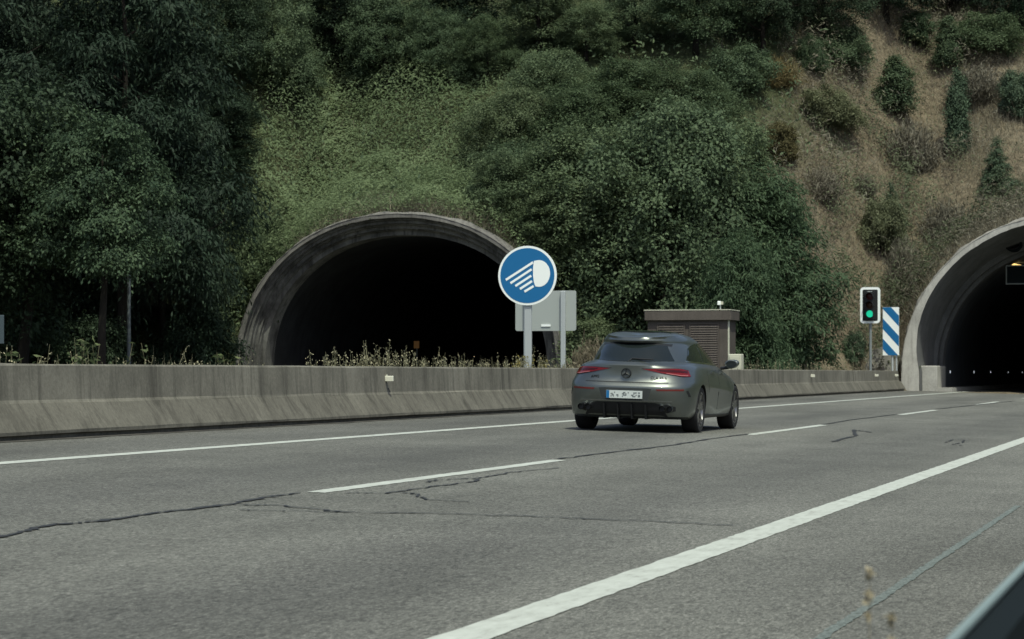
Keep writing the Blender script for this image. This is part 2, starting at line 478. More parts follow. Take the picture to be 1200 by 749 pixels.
# ------------------------------------------------------------------ carriageways
def build_roads():
    mb = MB()
    ys = [-40, 0, 20, 40, 60, 80, 104, 140, 205]
    v = []
    for y in ys:
        for x in (-12.35, 0.55):
            v.append((x, y, -K * x))
    mb.add(v, [(2 * i, 2 * i + 1, 2 * i + 3, 2 * i + 2) for i in range(len(ys) - 1)])
    road = tag(link("road", mb, M['asphalt']), kind='structure')
    def strip(name, pts, w, m, z=0.004, jit=0.0, parent=road, step=None):
        # ribbon lying on the crossfall plane along points (X, t)
        P = [Vector((p[0], p[1], 0)) for p in pts]
        if step:
            Q = []
            for a, b in zip(P[:-1], P[1:]):
                k = max(1, int((b - a).length / step))
                Q += [a.lerp(b, i / k) for i in range(k)]
            P = Q + [P[-1]]
        v = []
        for i, p in enumerate(P):
            d = (P[min(i + 1, len(P) - 1)] - P[max(i - 1, 0)]).normalized()
            n = Vector((-d.y, d.x, 0))
            ww = w(i / max(1, len(P) - 1)) if callable(w) else w
            for s_ in (1, -1):
                q = p + n * s_ * (ww / 2 + rnd.uniform(-jit, jit))
                v.append((q.x, q.y, -K * q.x + z))
        mb = MB().add(v, [(2 * i, 2 * i + 1, 2 * i + 3, 2 * i + 2) for i in range(len(P) - 1)])
        return link(name, mb, m, parent)
    # solid lines
    strip("edge_line", [(-2.70, 2), (-2.70, 60)], 0.205, M['paint'], jit=0.006, step=0.12)['label'] = "wide solid white line on the shoulder side of the road"
    strip("edge_line", [(-2.70, 60.02), (-2.70, 150)], 0.205, M['paint'], jit=0.006, step=1.0)
    strip("edge_line", [(-10.02, 5), (-10.03, 90), (-9.98, 104), (-9.7, 130)], 0.19, M['paint'], jit=0.005, step=0.5)['label'] = "solid white line beside the concrete barrier"
    # dashes
    XM = -6.38
    t1 = t_on_line(370, XM); t2 = t_on_line(655, XM)
    for k in range(-1, 6):
        a, b = t1 + 18.2 * k, t2 + 18.2 * k
        if b < 1: continue
        strip("lane_dash", [(XM, max(a, 1)), (XM, b)], 0.155, M['paint'], jit=0.007, step=0.12 if k < 2 else 0.6)
    # sealed cracks
    def crack(pix, w, sub=10):
        P = [on_road(*p) for p in pix]
        Q = []
        for a, b in zip(P[:-1], P[1:]):
            for i in range(sub): Q.append(a.lerp(b, i / sub))
        Q.append(P[-1])
        L = (P[0] - P[-1]).length
        Q = [(q.x + rnd.gauss(0, 0.012) * (1 if 0 < i < len(Q) - 1 else 0), q.y + rnd.gauss(0, 0.03)) for i, q in enumerate(Q)]
        Q = sorted(Q, key=lambda q: q[1]) if False else Q
        ph = rnd.uniform(0, 6)
        strip("crack_seal", Q, lambda s_: w * (0.65 + 0.45 * sin(s_ * 17 + ph) ** 2 + 0.2 * sin(s_ * 53 + ph)), M['tar'], z=0.007, jit=0.006)
    crack([(-40, 636), (10, 628), (62, 616), (110, 612), (185, 602), (270, 592), (302, 585), (352, 578)], 0.055)
    crack([(270, 592), (330, 593), (400, 601), (500, 602), (600, 605), (700, 609), (860, 616)], 0.045)
    crack([(285, 598), (340, 600), (410, 601)], 0.03)
    crack([(408, 578), (450, 579), (515, 570), (555, 565), (560, 561), (510, 563), (502, 566)], 0.035)
    crack([(470, 578), (490, 580), (500, 586), (550, 589)], 0.03)
    crack([(560, 561), (600, 554), (655, 549)], 0.03)
    crack([(655, 538), (720, 530), (790, 522), (830, 515), (877, 509)], 0.05)
    crack([(975, 518), (1003, 511), (1000, 504), (1020, 507)], 0.06)
    crack([(963, 498), (1000, 492), (1050, 486)], 0.06)
    crack([(1107, 519), (1118, 515.5), (1130, 516), (1128, 519), (1116, 521), (1131, 523)], 0.03)
    crack([(1095, 480), (1150, 474), (1190, 470)], 0.09)
    rub_m = mat("worn_teal_mark", (0.13, 0.16, 0.15), 0.9)
    n_ = NT(rub_m); n_.color(n_.ramp(n_.noise(n_.mapping((1, .5, 1)), 45, 4, .8), [(.36, (.06, .068, .062)), (.5, (.108, .128, .118)), (.62, (.17, .195, .18))]))
    # faint teal rub mark on the shoulder
    strip("rub_mark", [(-1.47, 3.0), (-1.46, 12), (-1.45, 20)], 0.05, rub_m, jit=0.007, step=0.06)
    # dirt strip at the foot of the barrier
    m = mat("gutter_dirt", (0.03, 0.028, 0.022), 1.0)
    n_ = NT(m); n_.color(n_.ramp(n_.noise(n_.mapping((1, .4, 1)), 5, 5, .7), [(.35, (.015, .014, .012)), (.65, (.075, .07, .058))]))
    strip("gutter_dirt", [(-12.09, -20), (-12.11, 103)], 0.24, m, jit=0.05, step=0.5)
    # kerb slab at the tunnel mouth
    mb = MB().box(-11.4, -10.35, 105.9, 190, 0.2, 0.47)
    tag(link("tunnel_kerb", mb, M['block']), kind='structure')
    # opposite carriageway
    mb = MB()
    cs = [(-40, -20.3), (20, -20.8), (50, -23.5), (75, -28), (90, -30.4), (100, -30.9), (200, -30.9)]
    v = []
    for t, c in cs: v += [(c - 5.3, t, 0.42), (c + 5.3, t, 0.42)]
    mb.add(v, [(2 * i, 2 * i + 1, 2 * i + 3, 2 * i + 2) for i in range(len(cs) - 1)])
    opp = tag(link("opposite_road", mb, M['asphalt']), kind='structure')
    for off in (-4.9, 4.9):
        v = []
        for t, c in cs: v += [(c + off - .1, t, 0.425), (c + off + .1, t, 0.425)]
        link("edge_line", MB().add(v, [(2 * i, 2 * i + 1, 2 * i + 3, 2 * i + 2) for i in range(len(cs) - 1)]), M['paint'], opp)

build_roads()

# ------------------------------------------------------------------ concrete barrier
def build_barrier():
    XB, Z0 = -12.13, K * 12.13
    root = tag(empty("concrete_barrier", (XB, 40, Z0)), "long grey streaked concrete barrier on the left side of the road", "barrier")
    def sweep(prof, y0, y1, step, jit=0.0):
        ys = np.arange(y0, y1 + step * .5, step)
        v = []; n = len(prof)
        for y in ys:
            for x, z in prof:
                v.append((x + rnd.gauss(0, jit), y - 40, z + rnd.gauss(0, jit)))
        f = [(i * n + k, i * n + k + 1, (i + 1) * n + k + 1, (i + 1) * n + k) for i in range(len(ys) - 1) for k in range(n - 1)]
        f += [tuple(range(n)), tuple((len(ys) - 1) * n + k for k in range(n - 1, -1, -1))]
        return MB().add(v, f)
    Y1 = 103.4
    low = [(-0.05, -0.12), (-0.05, 0.045), (0.0, 0.055), (0.0, 0.09), (-0.185, 0.385), (-0.415, 0.385), (-0.60, 0.09), (-0.60, -0.12)]
    low = [(x, z) for x, z in low]
    up = [(-0.188, 0.383), (-0.205, 0.42), (-0.225, 0.795), (-0.24, 0.815), (-0.36, 0.815), (-0.375, 0.795), (-0.395, 0.42), (-0.412, 0.383)]
    link("barrier_base", sweep(low, -25, Y1, 1.5, 0.003), M['barrier_low'], root)
    link("barrier_wall", sweep(up, -25, Y1, 1.5, 0.003), M['barrier_up'], root)
    # ramped end piece
    v = []; n = len(low)
    for y, k in ((Y1 - 40, 1.0), (Y1 - 40 + 1.3, 1.0)):
        for x, z in low: v.append((x, y + 0.003, z))
    mb = MB().add(v, [(k, k + 1, n + k + 1, n + k) for k in range(n - 1)] + [tuple(range(n)), tuple(2 * n - 1 - k for k in range(n))])
    v = []
    for x, z in up: v.append((x, Y1 - 40 + 0.003, z))
    for x, z in up: v.append((x, Y1 - 40 + (.9 if z < .5 else .3), z))
    n = len(up)
    mb.add(v, [(k, k + 1, n + k + 1, n + k) for k in range(n - 1)] + [tuple(range(n)), tuple(2 * n - 1 - k for k in range(n))])
    link("end_piece", mb, M['barrier_low'], root)
    # marker reflectors, clipped to the upper face
    for px in (453, 951, 1026, 1079):
        t = min(t_on_line(px, XB - 0.2), 103.0)
        w = 0.10
        mb = MB().bbox(-0.03, 0.11, -0.03, 0.03, -0.04, 0.04, 0.008)
        mb.box(-0.06, 0.0, 0.035, 0.06, -0.06, 0.06)
        o = link("reflector", mb, M['reflector'], root, (-0.20, t - 40, 0.63))
    # dark slanting mark under the nearest reflector
    t = t_on_line(453, XB - 0.2)
    link("slant_mark", MB().add([(-0.214, t - 40 - .05, .575), (-0.214, t - 40 + .03, .575), (-0.198, t - 40 + .22, .40), (-0.198, t - 40 + .16, .40)], [(0, 1, 2, 3)]), M['tar'], root)

build_barrier()

# ------------------------------------------------------------------ tunnels
def arch_section(cx, cz, a, b, n, foot=0.0, y=0.0, low=-0.9):
    pts = [(cx - a - foot * 0.0, y, low)]
    for k in range(n + 1):
        ph = pi - pi * k / n
        fl = foot * (1 - sin(ph)) ** 3
        e = EXL if cx == CXL else 1.0
        pts.append((cx + (a - fl) * math.copysign(abs(cos(ph)) ** e, cos(ph)), y, cz + b * max(sin(ph), 0) ** e))
    pts[0] = (pts[1][0], y, low)
    pts.append((pts[-1][0], y, low))
    return pts

def arch_sweep(cx, cz, rings, n=64, jit=0.0):
    mb = MB(); v = []
    N = n + 3
    for (y, a, b, foot) in rings:
        for p in arch_section(cx, cz, a, b, n, foot, y):
            v.append((p[0] + rnd.gauss(0, jit), p[1] + rnd.gauss(0, jit), p[2] + rnd.gauss(0, jit)))
    return mb.add(v, [(i * N + k, i * N + k + 1, (i + 1) * N + k + 1, (i + 1) * N + k) for i in range(len(rings) - 1) for k in range(N - 1)])

def sector(cx, cz, r0, r1, y0, y1, n, jit, parent, name, m, qz=1.0):
    # rough band following the arch: small cast pieces joined into one part
    mb = MB(); v = []
    for k in range(n + 1):
        ph = pi - pi * k / n
        j = 0.75 + 0.35 * sin(k * .37) * sin(k * .13 + 1) + rnd.uniform(-.12, .12)
        for (r, y) in ((r0, y0), (r0 + (r1 - r0) * .5 * j, y0 + .02 + rnd.uniform(0, .12)), (r0 + (r1 - r0) * j, (y0 + y1) / 2 + rnd.uniform(-.1, .1)), (r0 + (r1 - r0) * .6, y1)):
            e = EXL if cx == CXL else 1.0
            v.append((cx + r * math.copysign(abs(cos(ph)) ** e, cos(ph)), y, cz + r * max(sin(ph), 0) ** e * qz))
    mb.add(v, [(4 * k + i, 4 * k + i + 1, 4 * k + 5 + i, 4 * k + 4 + i) for k in range(n) for i in range(3)])
    return link(name, mb.mesh(name, True, 35), m, parent)

def build_tunnels():
    # left tunnel, stepped and stained
    root = tag(empty("tunnel", (CXL, TPL, 0.4)), "dark tunnel mouth with streaked ribbed arch left of the round blue sign", "tunnel")
    def loc(o): o.matrix_parent_inverse = Matrix.Translation((-CXL, -TPL, -0.4)); return o
    R = RL
    rings = [(TPL + 6, R, R * QL, 0), (TPL, R, R * QL, 0), (TPL, R - .16, R * QL - .16, 0.1)]
    loc(link("arch_ring", arch_sweep(CXL, CZL, rings, 72, 0.008).mesh("arch_ring", True, 40), M['portal_l'], root))
    rings = []
    for y, d in ((0.003, .16), (.10, .17), (.10, .02), (.20, .02), (.20, .24), (.34, .25), (.34, .36), (.46, .37), (.46, .22), (.54, .22), (.54, .42), (.70, .44), (.70, .56), (.78, .44), (.84, .44), (.84, .60), (1.0, .62), (1.0, .80), (2.0, .805)):
        rings.append((TPL + y, R - d, R * QL - d, 0.1))
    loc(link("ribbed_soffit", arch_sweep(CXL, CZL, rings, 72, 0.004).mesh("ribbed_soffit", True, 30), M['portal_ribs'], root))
    lin = arch_sweep(CXL, CZL, [(TPL + 1.5, R - .77, R * QL - .77, 0.1), (TPL + 30, R - .77, R * QL - .77, .1), (TPL + 105, R - .77, R * QL - .77, .1)], 40)
    lin.add(arch_section(CXL, CZL, R - .77, R * QL - .77, 40, .1, TPL + 105), [tuple(range(43))])
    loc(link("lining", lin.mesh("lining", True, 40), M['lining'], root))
    sector(CXL, CZL, R - .02, R + .13, TPL - .02, TPL + 1.0, 170, .1, root, "arch_coping", M['portal_l'], QL).matrix_parent_inverse = Matrix.Translation((-CXL, -TPL, -0.4))
    # right tunnel
    root2 = tag(empty("tunnel", (CXR, TPR, 0.4)), "tunnel mouth with pale smooth concrete ring at the right edge", "tunnel")
    def loc2(o): o.matrix_parent_inverse = Matrix.Translation((-CXR, -TPR, -0.4)); return o
    R = RR
    rings = [(TPR + 6, R, R, 0), (TPR + .0, R, R, 0), (TPR, R - .24, R - .24, 0.5)]
    loc2(link("arch_ring", arch_sweep(CXR, CZR, rings, 72, 0.006).mesh("arch_ring", True, 40), M['portal_r'], root2))
    rings = [(TPR + 0.003, R - .24, R - .24, .5), (TPR + 4.0, R - .72, R - .72, .2), (TPR + 4.0, R - .95, R - .95, .1), (TPR + 4.6, R - .97, R - .97, .1), (TPR + 4.6, R - 1.12, R - 1.12, .1), (TPR + 5.6, R - 1.125, R - 1.125, .1)]
    m = concrete_material("grey_soffit_concrete", 0.09, 0.16, 0.35, (.95, .97, .97), 2.0, 'x')  # soffit concrete darker than the ring face
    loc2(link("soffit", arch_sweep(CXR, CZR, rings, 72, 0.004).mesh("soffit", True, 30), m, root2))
    lin = arch_sweep(CXR, CZR, [(TPR + 5.0, R - 1.10, R - 1.10, .1), (TPR + 30, R - 1.12, R - 1.12, .1), (TPR + 98, R - 1.12, R - 1.12, .1)], 40)
    lin.add(arch_section(CXR, CZR, R - 1.12, R - 1.12, 40, .1, TPR + 98), [tuple(range(43))])
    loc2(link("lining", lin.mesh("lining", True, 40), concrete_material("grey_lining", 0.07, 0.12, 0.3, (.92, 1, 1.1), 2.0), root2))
    loc2(sector(CXR, CZR, R - .02, R + .12, TPR - .02, TPR + 1.1, 190, .1, root2, "arch_coping", M['collar']))
    # plinth inside the left wall, lit at its end
    mb = MB().bbox(-12.0, -10.95, TPR + 0.75, TPR + 4.2, 0.1, 1.38, .03)
    mb.box(-12.1, -11.2, TPR + 4.2, TPR + 80, 0.1, 1.30)
    loc2(link("side_plinth", mb, M['block'], root2))
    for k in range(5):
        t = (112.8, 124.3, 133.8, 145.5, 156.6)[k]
        loc2(link("glow_reflector", MB().bbox(-11.198, -11.10, t, t + .12, 1.08, 1.19, .02), M['reflector_glow'], root2))  # plinth reflectors, glow added
    # hanging things in the tunnels
    p = at_t(1187, 112, 308)
    L = tag(empty("tunnel_lamp", (p.x, 112, p.z)), "pair of lit yellow lamps hanging high in the right tunnel", "lamp")
    for k in range(2):
        link("lamp_tube", MB().box(-.02, .02, 0, .05, -.05, .05).mesh("lamp_tube") if False else
             MB().add([(-.42 + .3 * k, 0, .13 - .2 * k), (-.42 + .3 * k, 0, .22 - .2 * k), (.06 + .3 * k, 0, .10 - .2 * k), (.06 + .3 * k, 0, .01 - .2 * k),
                       (-.42 + .3 * k, .1, .13 - .2 * k), (-.42 + .3 * k, .1, .22 - .2 * k), (.06 + .3 * k, .1, .10 - .2 * k), (.06 + .3 * k, .1, .01 - .2 * k)],
                      [(0, 1, 2, 3), (7, 6, 5, 4), (0, 4, 5, 1), (1, 5, 6, 2), (2, 6, 7, 3), (3, 7, 4, 0)]), M['lamp_on'], L)
    link("lamp_bracket", MB().box(-.5, .6, .12, .2, -.02, .05).tube([(0, .16, .03), (0, .16, 1.0)], .02, 6), M['galv_old'], L)
    p = at_t(1194, 110, 322)
    S = tag(empty("lane_signal_panel", (p.x, 110, p.z)), "dark square panel with thin grey frame under the tunnel lamps", "panel")
    link("panel", MB().box(-.5, .5, .02, .10, -.36, .36), M['rail_dark'], S)
    f = MB()
    f.box(-.55, -.5, 0, .1, -.41, .41); f.box(.5, .55, 0, .1, -.41, .41); f.box(-.498, .498, 0, .1, -.41, -.36); f.box(-.498, .498, 0, .1, .36, .41)
    link("frame", f, M['galv_old'], S)
    p = at_t(1187, 108.3, 285)
    S = tag(empty("ventilation_fan", (p.x, 108.3, p.z)), "dark jet fan casing under the crown of the right tunnel", "fan")
    link("casing", MB().lathe([(.30, -.1), (.36, 0), (.36, 1.6), (.30, 1.7)], 20, Matrix.Rotation(pi / 2, 4, 'Z')).mesh("casing", True, 40), M['rail_dark'], S)
    for dx in (-.3, .26): link("hanger", MB().box(dx, dx + .04, .3, .4, .2, 1.0), M['galv_old'], S)
    # left tunnel: a small marker plate far inside and a lamp under the crown
    p = at_t(488, 108, 404)
    S = tag(empty("tunnel_marker", (p.x, 108, p.z)), "small brownish plate standing inside the dark left tunnel", "sign")
    link("plate", MB().box(-.12, .12, 0, .04, -.16, .16), mat("glowing_orange_plate", (0.30, 0.17, 0.07), 0.6, emit=(0.30, 0.15, 0.05), emit_s=0.10), S)  # sign plate given a faint added glow so it shows in the tunnel
    link("post", MB().box(-.03, .03, .045, .09, .42 - p.z, .16), M['galv_old'], S)
    p = at_t(451, TPL + 3.2, 279)
    S = tag(empty("hanging_lamp", (p.x, TPL + 3.2, p.z)), "small grey fitting hanging under the left tunnel crown", "lamp")
    link("lamp_body", MB().lathe([(.02, .16), (.10, .05), (.13, -.06), (.05, -.1)], 14, Matrix.Rotation(-pi / 2, 4, 'Y')), M['galv_old'], S)
    link("rod", MB().tube([(0, 0, .1), (0, 0, .75)], .02, 6), M['galv_old'], S)

build_tunnels()

# ------------------------------------------------------------------ signs and roadside furniture
def build_furniture():
    # round blue sign
    t = 49.5
    p = at_t(618, t, 323)
    R = 0.60
    S = tag(empty("round_sign", (p.x, t, 0.34), radians(4)), "round blue sign with white headlamp symbol behind the barrier", "sign")
    h = p.z - 0.34
    disc = MB(); n = 56
    disc.add(ring_pts(0, h, R, n, 0) + ring_pts(0, h, R, n, .03) , [tuple(range(n)), tuple(range(2 * n - 1, n - 1, -1))] + [(i, (i + 1) % n, n + (i + 1) % n, n + i) for i in range(n)])
    link("sign_plate", disc, M['white'], S)
    link("blue_field", MB().add(ring_pts(0, h, R * .925, n, -.004) + ring_pts(0, h, R * .925, n, -.0005), [tuple(range(n))] + [(i, (i + 1) % n, n + (i + 1) % n, n + i) for i in range(n)]), M['blue'], S)
    def q(x, y): return ((x - 225) / 163 * R, h + (202 - y) / 163 * R)
    def flat(name, pts, m=M['white']):
        k = len(pts)
        return link(name, MB().add([(x, -.008, z) for x, z in pts] + [(x, -.0045, z) for x, z in pts], [tuple(range(k))] + [(i, (i + 1) % k, k + (i + 1) % k, k + i) for i in range(k)]), m, S)
    lamp = [q(258 + 8 * s_ * s_ * 0 + 14 * max(0, s_ - .55), 118 + 144 * s_) for s_ in np.linspace(0, 1, 10)]
    lamp = [q(262, 122), q(257, 160), q(257, 200), q(262, 240), q(271, 262)] + [q(290 + 62 * cos(a), 191 - 73 * sin(a)) for a in np.linspace(-1.65, 1.75, 18)]
    flat("headlamp_symbol", lamp)
    for (x0, y0, x1, y1) in ((105, 225, 257, 130), (131, 243, 249, 168), (158, 259, 247, 203), (184, 275, 251, 233), (209, 290, 260, 260)):
        d = Vector((x1 - x0, y1 - y0)).normalized(); nn = Vector((-d.y, d.x)) * 6.2
        flat("beam_stripe", [q(x0 + nn.x, y0 + nn.y), q(x1 + nn.x, y1 + nn.y), q(x1 - nn.x, y1 - nn.y), q(x0 - nn.x, y0 - nn.y)])
    link("post", MB().bbox(-.075, .075, .035, .12, -.3, h + .35, .012), M['galv'], S)
    for dz in (-.27, .2): link("clamp", MB().box(-.2, .2, .031, .034, h + dz, h + dz + .07), M['galv_old'], S)
    # rectangular sign seen from behind
    t = 57.0
    a = at_t(604, t, 388); b = at_t(675, t, 340.5)
    w = b.x - a.x
    S = tag(empty("rectangular_sign", ((a.x + b.x) / 2, t, 0.34)), "blank grey back of a rectangular sign behind the round blue sign", "sign")
    z0, z1 = a.z - .34, b.z - .34
    r = .05
    poly = []
    for (cx, cz, a0) in ((w / 2 - r, z1 - r, 0), (-w / 2 + r, z1 - r, pi / 2), (-w / 2 + r, z0 + r, pi), (w / 2 - r, z0 + r, 3 * pi / 2)):
        poly += [(cx + r * cos(a0 + k * pi / 8), cz + r * sin(a0 + k * pi / 8)) for k in range(5)]
    link("sign_plate", MB().prism(poly, 0, .03), M['sign_back'], S)
    xp = at_t(660.5, t).x - (a.x + b.x) / 2
    link("post", MB().bbox(xp - .055, xp + .055, -.085, -.003, -.3, z1 - .01, .01), M['galv'], S)
    link("post", MB().bbox(-xp - .055 - .02, -xp + .055 - .02, -.085, -.003, -.3, z1 - .01, .01), M['galv'], S)
    link("clamp", MB().box(-.10, .12, -.02, -.002, z0 + .10, z0 + .15), M['white'], S)
    # traffic light
    t = 99.3
    a = at_t(1008, t, 379); b = at_t(1031.5, t, 336.5)
    w, hh = b.x - a.x, b.z - a.z
    S = tag(empty("traffic_light", ((a.x + b.x) / 2, t, 0.34)), "traffic light showing green on a black board with a white border", "traffic light")
    zc = (a.z + b.z) / 2 - .34
    def rr(w_, h_, r_):
        P = []
        for (cx, cz, a0) in ((w_ / 2 - r_, h_ / 2 - r_, 0), (-w_ / 2 + r_, h_ / 2 - r_, pi / 2), (-w_ / 2 + r_, -h_ / 2 + r_, pi), (w_ / 2 - r_, -h_ / 2 + r_, 3 * pi / 2)):
            P += [(cx + r_ * cos(a0 + k * pi / 10), zc + cz + r_ * sin(a0 + k * pi / 10)) for k in range(6)]
        return P
    link("backboard", MB().prism(rr(w, hh, .13), 0, .03), M['white'], S)
    link("black_field", MB().prism(rr(w - .19, hh - .19, .05), -.006, -.0005), M['black'], S)
    link("housing", MB().prism(rr(w * .46, hh * .80, .05), -.12, -.007), M['black'], S)
    for nm, m, dz in (("red_lens", M['red_off'], .34), ("amber_lens", M['amber_off'], 0.0), ("green_lens", M['green_on'], -.34)):
        n = 20
        z = zc + dz
        c = MB().add(ring_pts(0, z, .135, n, -.124) + ring_pts(0, z, .09, n, -.142) + [(0, -.147, z)],
                     [(i, (i + 1) % n, n + (i + 1) % n, n + i) for i in range(n)] + [(n + i, n + (i + 1) % n, 2 * n) for i in range(n)])
        link(nm, c.mesh(nm, True), m, S)
        v = []; N = 14
        for y, r_ in ((-.12, .148), (-.34, .145)):
            for k in range(N + 1):
                a_ = -.15 * pi + 1.3 * pi * k / N
                v.append((r_ * cos(a_), y, z + r_ * sin(a_)))
        link("visor", MB().add(v, [(k, k + 1, N + 2 + k, N + 1 + k) for k in range(N)]), M['black'], S)
    link("top_label", MB().box(-.10, .10, -.128, -.1205, zc + hh * .37, zc + hh * .385), M['galv'], S)
    link("post", MB().tube([(0, .09, -.3), (0, .09, zc + .4)], .055, 10).mesh("post", True, 40), M['galv_old'], S)
    # chevron panel
    t = 104.1
    a = at_t(1034.5, t, 416.5); b = at_t(1053.5, t, 360)
    w = b.x - a.x
    S = tag(empty("marker_panel", ((a.x + b.x) / 2, t, 0.34)), "tall panel with blue and white diagonal stripes beside the right tunnel", "sign")
    z0, z1 = a.z - .34, b.z - .34
    link("panel", MB().box(-w / 2, w / 2, 0, .03, z0, z1), M['white'], S)
    H = z1 - z0
    rect = [(-w / 2 + .004, z0 + .004), (w / 2 - .004, z0 + .004), (w / 2 - .004, z1 - .004), (-w / 2 + .004, z1 - .004)]
    per = H * .445
    for k in range(3):
        # a stripe runs down to the right: depth below the top measured at the left edge
        d0 = H * (-.19 + .42 * k); d1 = d0 + H * .22
        sl_ = H * .37 / w                                  # drop per unit of x
        ln = sqrt(1 + sl_ * sl_)
        top = z1 - d0 - sl_ * (w / 2)                      # z + sl*x <= top  (upper border)
        bot = z1 - d1 - sl_ * (w / 2)
        P = clip(rect, sl_, 1, top); P = clip(P, -sl_, -1, -bot)
        if len(P) > 2: link("blue_stripe", MB().prism(P, -.005, -.0005), M['blue'], S)
    link("post", MB().tube([(.05, .08, -.3), (.05, .08, z1 - .1)], .05, 8), M['galv'], S)
    link("post", MB().tube([(.22, .08, -.3), (.22, .08, z1 - .1)], .035, 8), M['galv'], S)
    # concrete stub left of the ring, that takes the panel's shade
    p = at_t(1036, 103.2)
    S = tag(link("retaining_block", MB().prism([(-.75, -.4), (.62, -.4), (.62, 1.5), (.25, 1.95), (-.35, 1.75), (-.75, .9)], 0, 1.4).mesh("retaining_block"), M['collar'], None, (p.x - .35, 105.2, .3)), "pale rough concrete block beside the right tunnel ring", "block")
    # lamp pole by the wood
    t = 78
    p = at_t(151, t)
    S = tag(empty("lamp_post", (p.x, t, tz(p.x, t))), "thin grey pole in front of the dark wood", "pole")
    link("pole", MB().tube([(0, 0, -.3), (0, 0, 4), (0, 0, 6.3)], [.07, .06, .05], 10).mesh("pole", True, 40), M['rail_grey'], S)
    link("cap", MB().lathe([(.001, 6.36), (.055, 6.33), (.055, 6.28)], 10, Matrix.Rotation(-pi / 2, 4, 'Y')), M['galv_old'], S)
    # small board at the left edge
    t = 62
    p = at_t(-6, t, 386)
    S = tag(empty("roadside_board", (p.x, t, .34)), "narrow pale grey board at the left edge above the barrier", "sign")
    z = p.z - .34
    link("board", MB().bbox(-.25, .25, 0, .05, z - .38, z + .38, .01), mat("pale_blue_grey_paint", (.055, .075, .085), .6), S)
    link("post", MB().box(-.04, .04, .055, .12, -.3, z + .3), M['galv_old'], S)
    # service cabinet between the tunnels
    t = 88.5
    a = at_t(759, t, 437); b = at_t(853, t, 375)
    w = b.x - a.x
    S = tag(empty("service_cabin", ((a.x + b.x) / 2, t, 0.34)), "brown technical cabin with two louvred vents and an overhanging flat roof", "cabin")
    zt = b.z - .34
    link("wall", MB().box(-w / 2, w / 2, 0, 1.5, -.4, zt), M['hut'], S)
    rf = MB().bbox(-w / 2 - .10, w / 2 + .12, -.14, 1.64, zt + .003, zt + .34, .03)
    link("roof", rf, M['hut'], S)
    link("roof_edge_strip", MB().box(-w / 2 - .11, w / 2 + .13, -.15, 1.65, zt + .343, zt + .375), M['beige'], S)
    link("corner_strip", MB().box(w / 2 + .002, w / 2 + .04, -.01, .14, -.3, zt - .02), M['beige'], S)  # narrow cream strip on the right front corner
    for x0, x1 in ((770, 803), (808, 843)):
        X0 = at_t(x0, t).x - (a.x + b.x) / 2; X1 = at_t(x1, t).x - (a.x + b.x) / 2
        fr = MB()
        fr.box(X0, X0 + .05, -.05, -.002, .5, zt - .10); fr.box(X1 - .05, X1, -.05, -.002, .5, zt - .10)
        fr.box(X0 + .05, X1 - .05, -.05, -.002, zt - .15, zt - .10); fr.box(X0 + .05, X1 - .05, -.05, -.002, .5, .55)
        fo = link("vent_frame", fr, M['hut_dark'], S)
        me = MB().add([(X0 + .055, -.012, 0), (X1 - .055, -.012, 0), (X1 - .055, -.062, -.075), (X0 + .055, -.062, -.075),
                       (X0 + .055, -.004, -.004), (X1 - .055, -.004, -.004), (X1 - .055, -.054, -.080), (X0 + .055, -.054, -.080)],
                      [(0, 1, 2, 3), (7, 6, 5, 4), (0, 4, 5, 1), (1, 5, 6, 2), (2, 6, 7, 3), (3, 7, 4, 0)]).mesh("slat")
        me.materials.append(M['hut'])
        k = 0
        z = zt - .17
        while z > .66:
            link("slat", me, None, fo, (0, 0, z)); z -= .082; k += 1
    S2 = tag(empty("camera_lamp", (at_t(843, t).x, t + .2, .34 + zt + .37)), "small white fitting standing on the brown cabin roof", "lamp")
    link("stem", MB().tube([(0, 0, 0), (0, 0, .22)], .025, 6), M['galv'], S2)
    link("head", MB().bbox(-.10, .02, -.08, .1, .17, .30, .02), M['white'], S2)
    link("lens", MB().box(.022, .09, -.07, .09, .18, .29), M['beige'], S2)
    t = 86
    a = at_t(853, t); b = at_t(868.5, t, 415)
    S = tag(empty("electric_cabinet", ((a.x + b.x) / 2, t, .34)), "small cream cabinet to the right of the brown cabin", "cabinet")
    w = b.x - a.x; h = b.z - .34
    link("body", MB().bbox(-w / 2, w / 2, 0, .5, -.3, h, .02), M['beige'], S)
    link("door", MB().bbox(-w / 2 + .05, w / 2 - .05, -.015, -.002, .1, h - .08, .003), M['beige'], S)
    # guardrail in front of the camera
    S = tag(empty("guardrail", (-.298, 8, 0)), "blurred grey steel guardrail in the lower right corner", "guardrail")
    prof = [(-.024, .746), (-.03, .752), (-.045, .735), (-.045, .70), (-.085, .66), (-.085, .61), (-.04, .57), (-.04, .545), (-.085, .505), (-.085, .455), (-.045, .42), (-.03, .41), (-.026, .418),
            (-.036, .428), (-.076, .46), (-.076, .50), (-.031, .54), (-.031, .575), (-.076, .615), (-.076, .655), (-.036, .698), (-.036, .73), (-.027, .742), (-.024, .739)]
    prof = [(x + .02, z) for x, z in prof]
    ys = [-14, -4, 2, 4, 6, 9, 12, 16]
    v = []; n = len(prof)
    for y in ys: v += [(x, y - 8, z) for x, z in prof]
    link("beam", MB().add(v, [(i * n + k, i * n + (k + 1) % n, (i + 1) * n + (k + 1) % n, (i + 1) * n + k) for i in range(len(ys) - 1) for k in range(n)]).mesh("beam", True, 30), M['rail'], S)
    link("dark_back_panel", MB().box(-.002, .045, -12, 8, .30, .735), M['rail_dark'], S)  # dark panel added along the back of the beam
    pm = MB().bbox(.05, .13, -.06, .06, -.4, .70, .012).mesh("post")
    sm = MB().lathe([(.02, -.04), (.07, -.03), (.07, .05), (.03, .06)], 12, Matrix.Translation((.0, 0, .62))).mesh("spacer", True, 40)
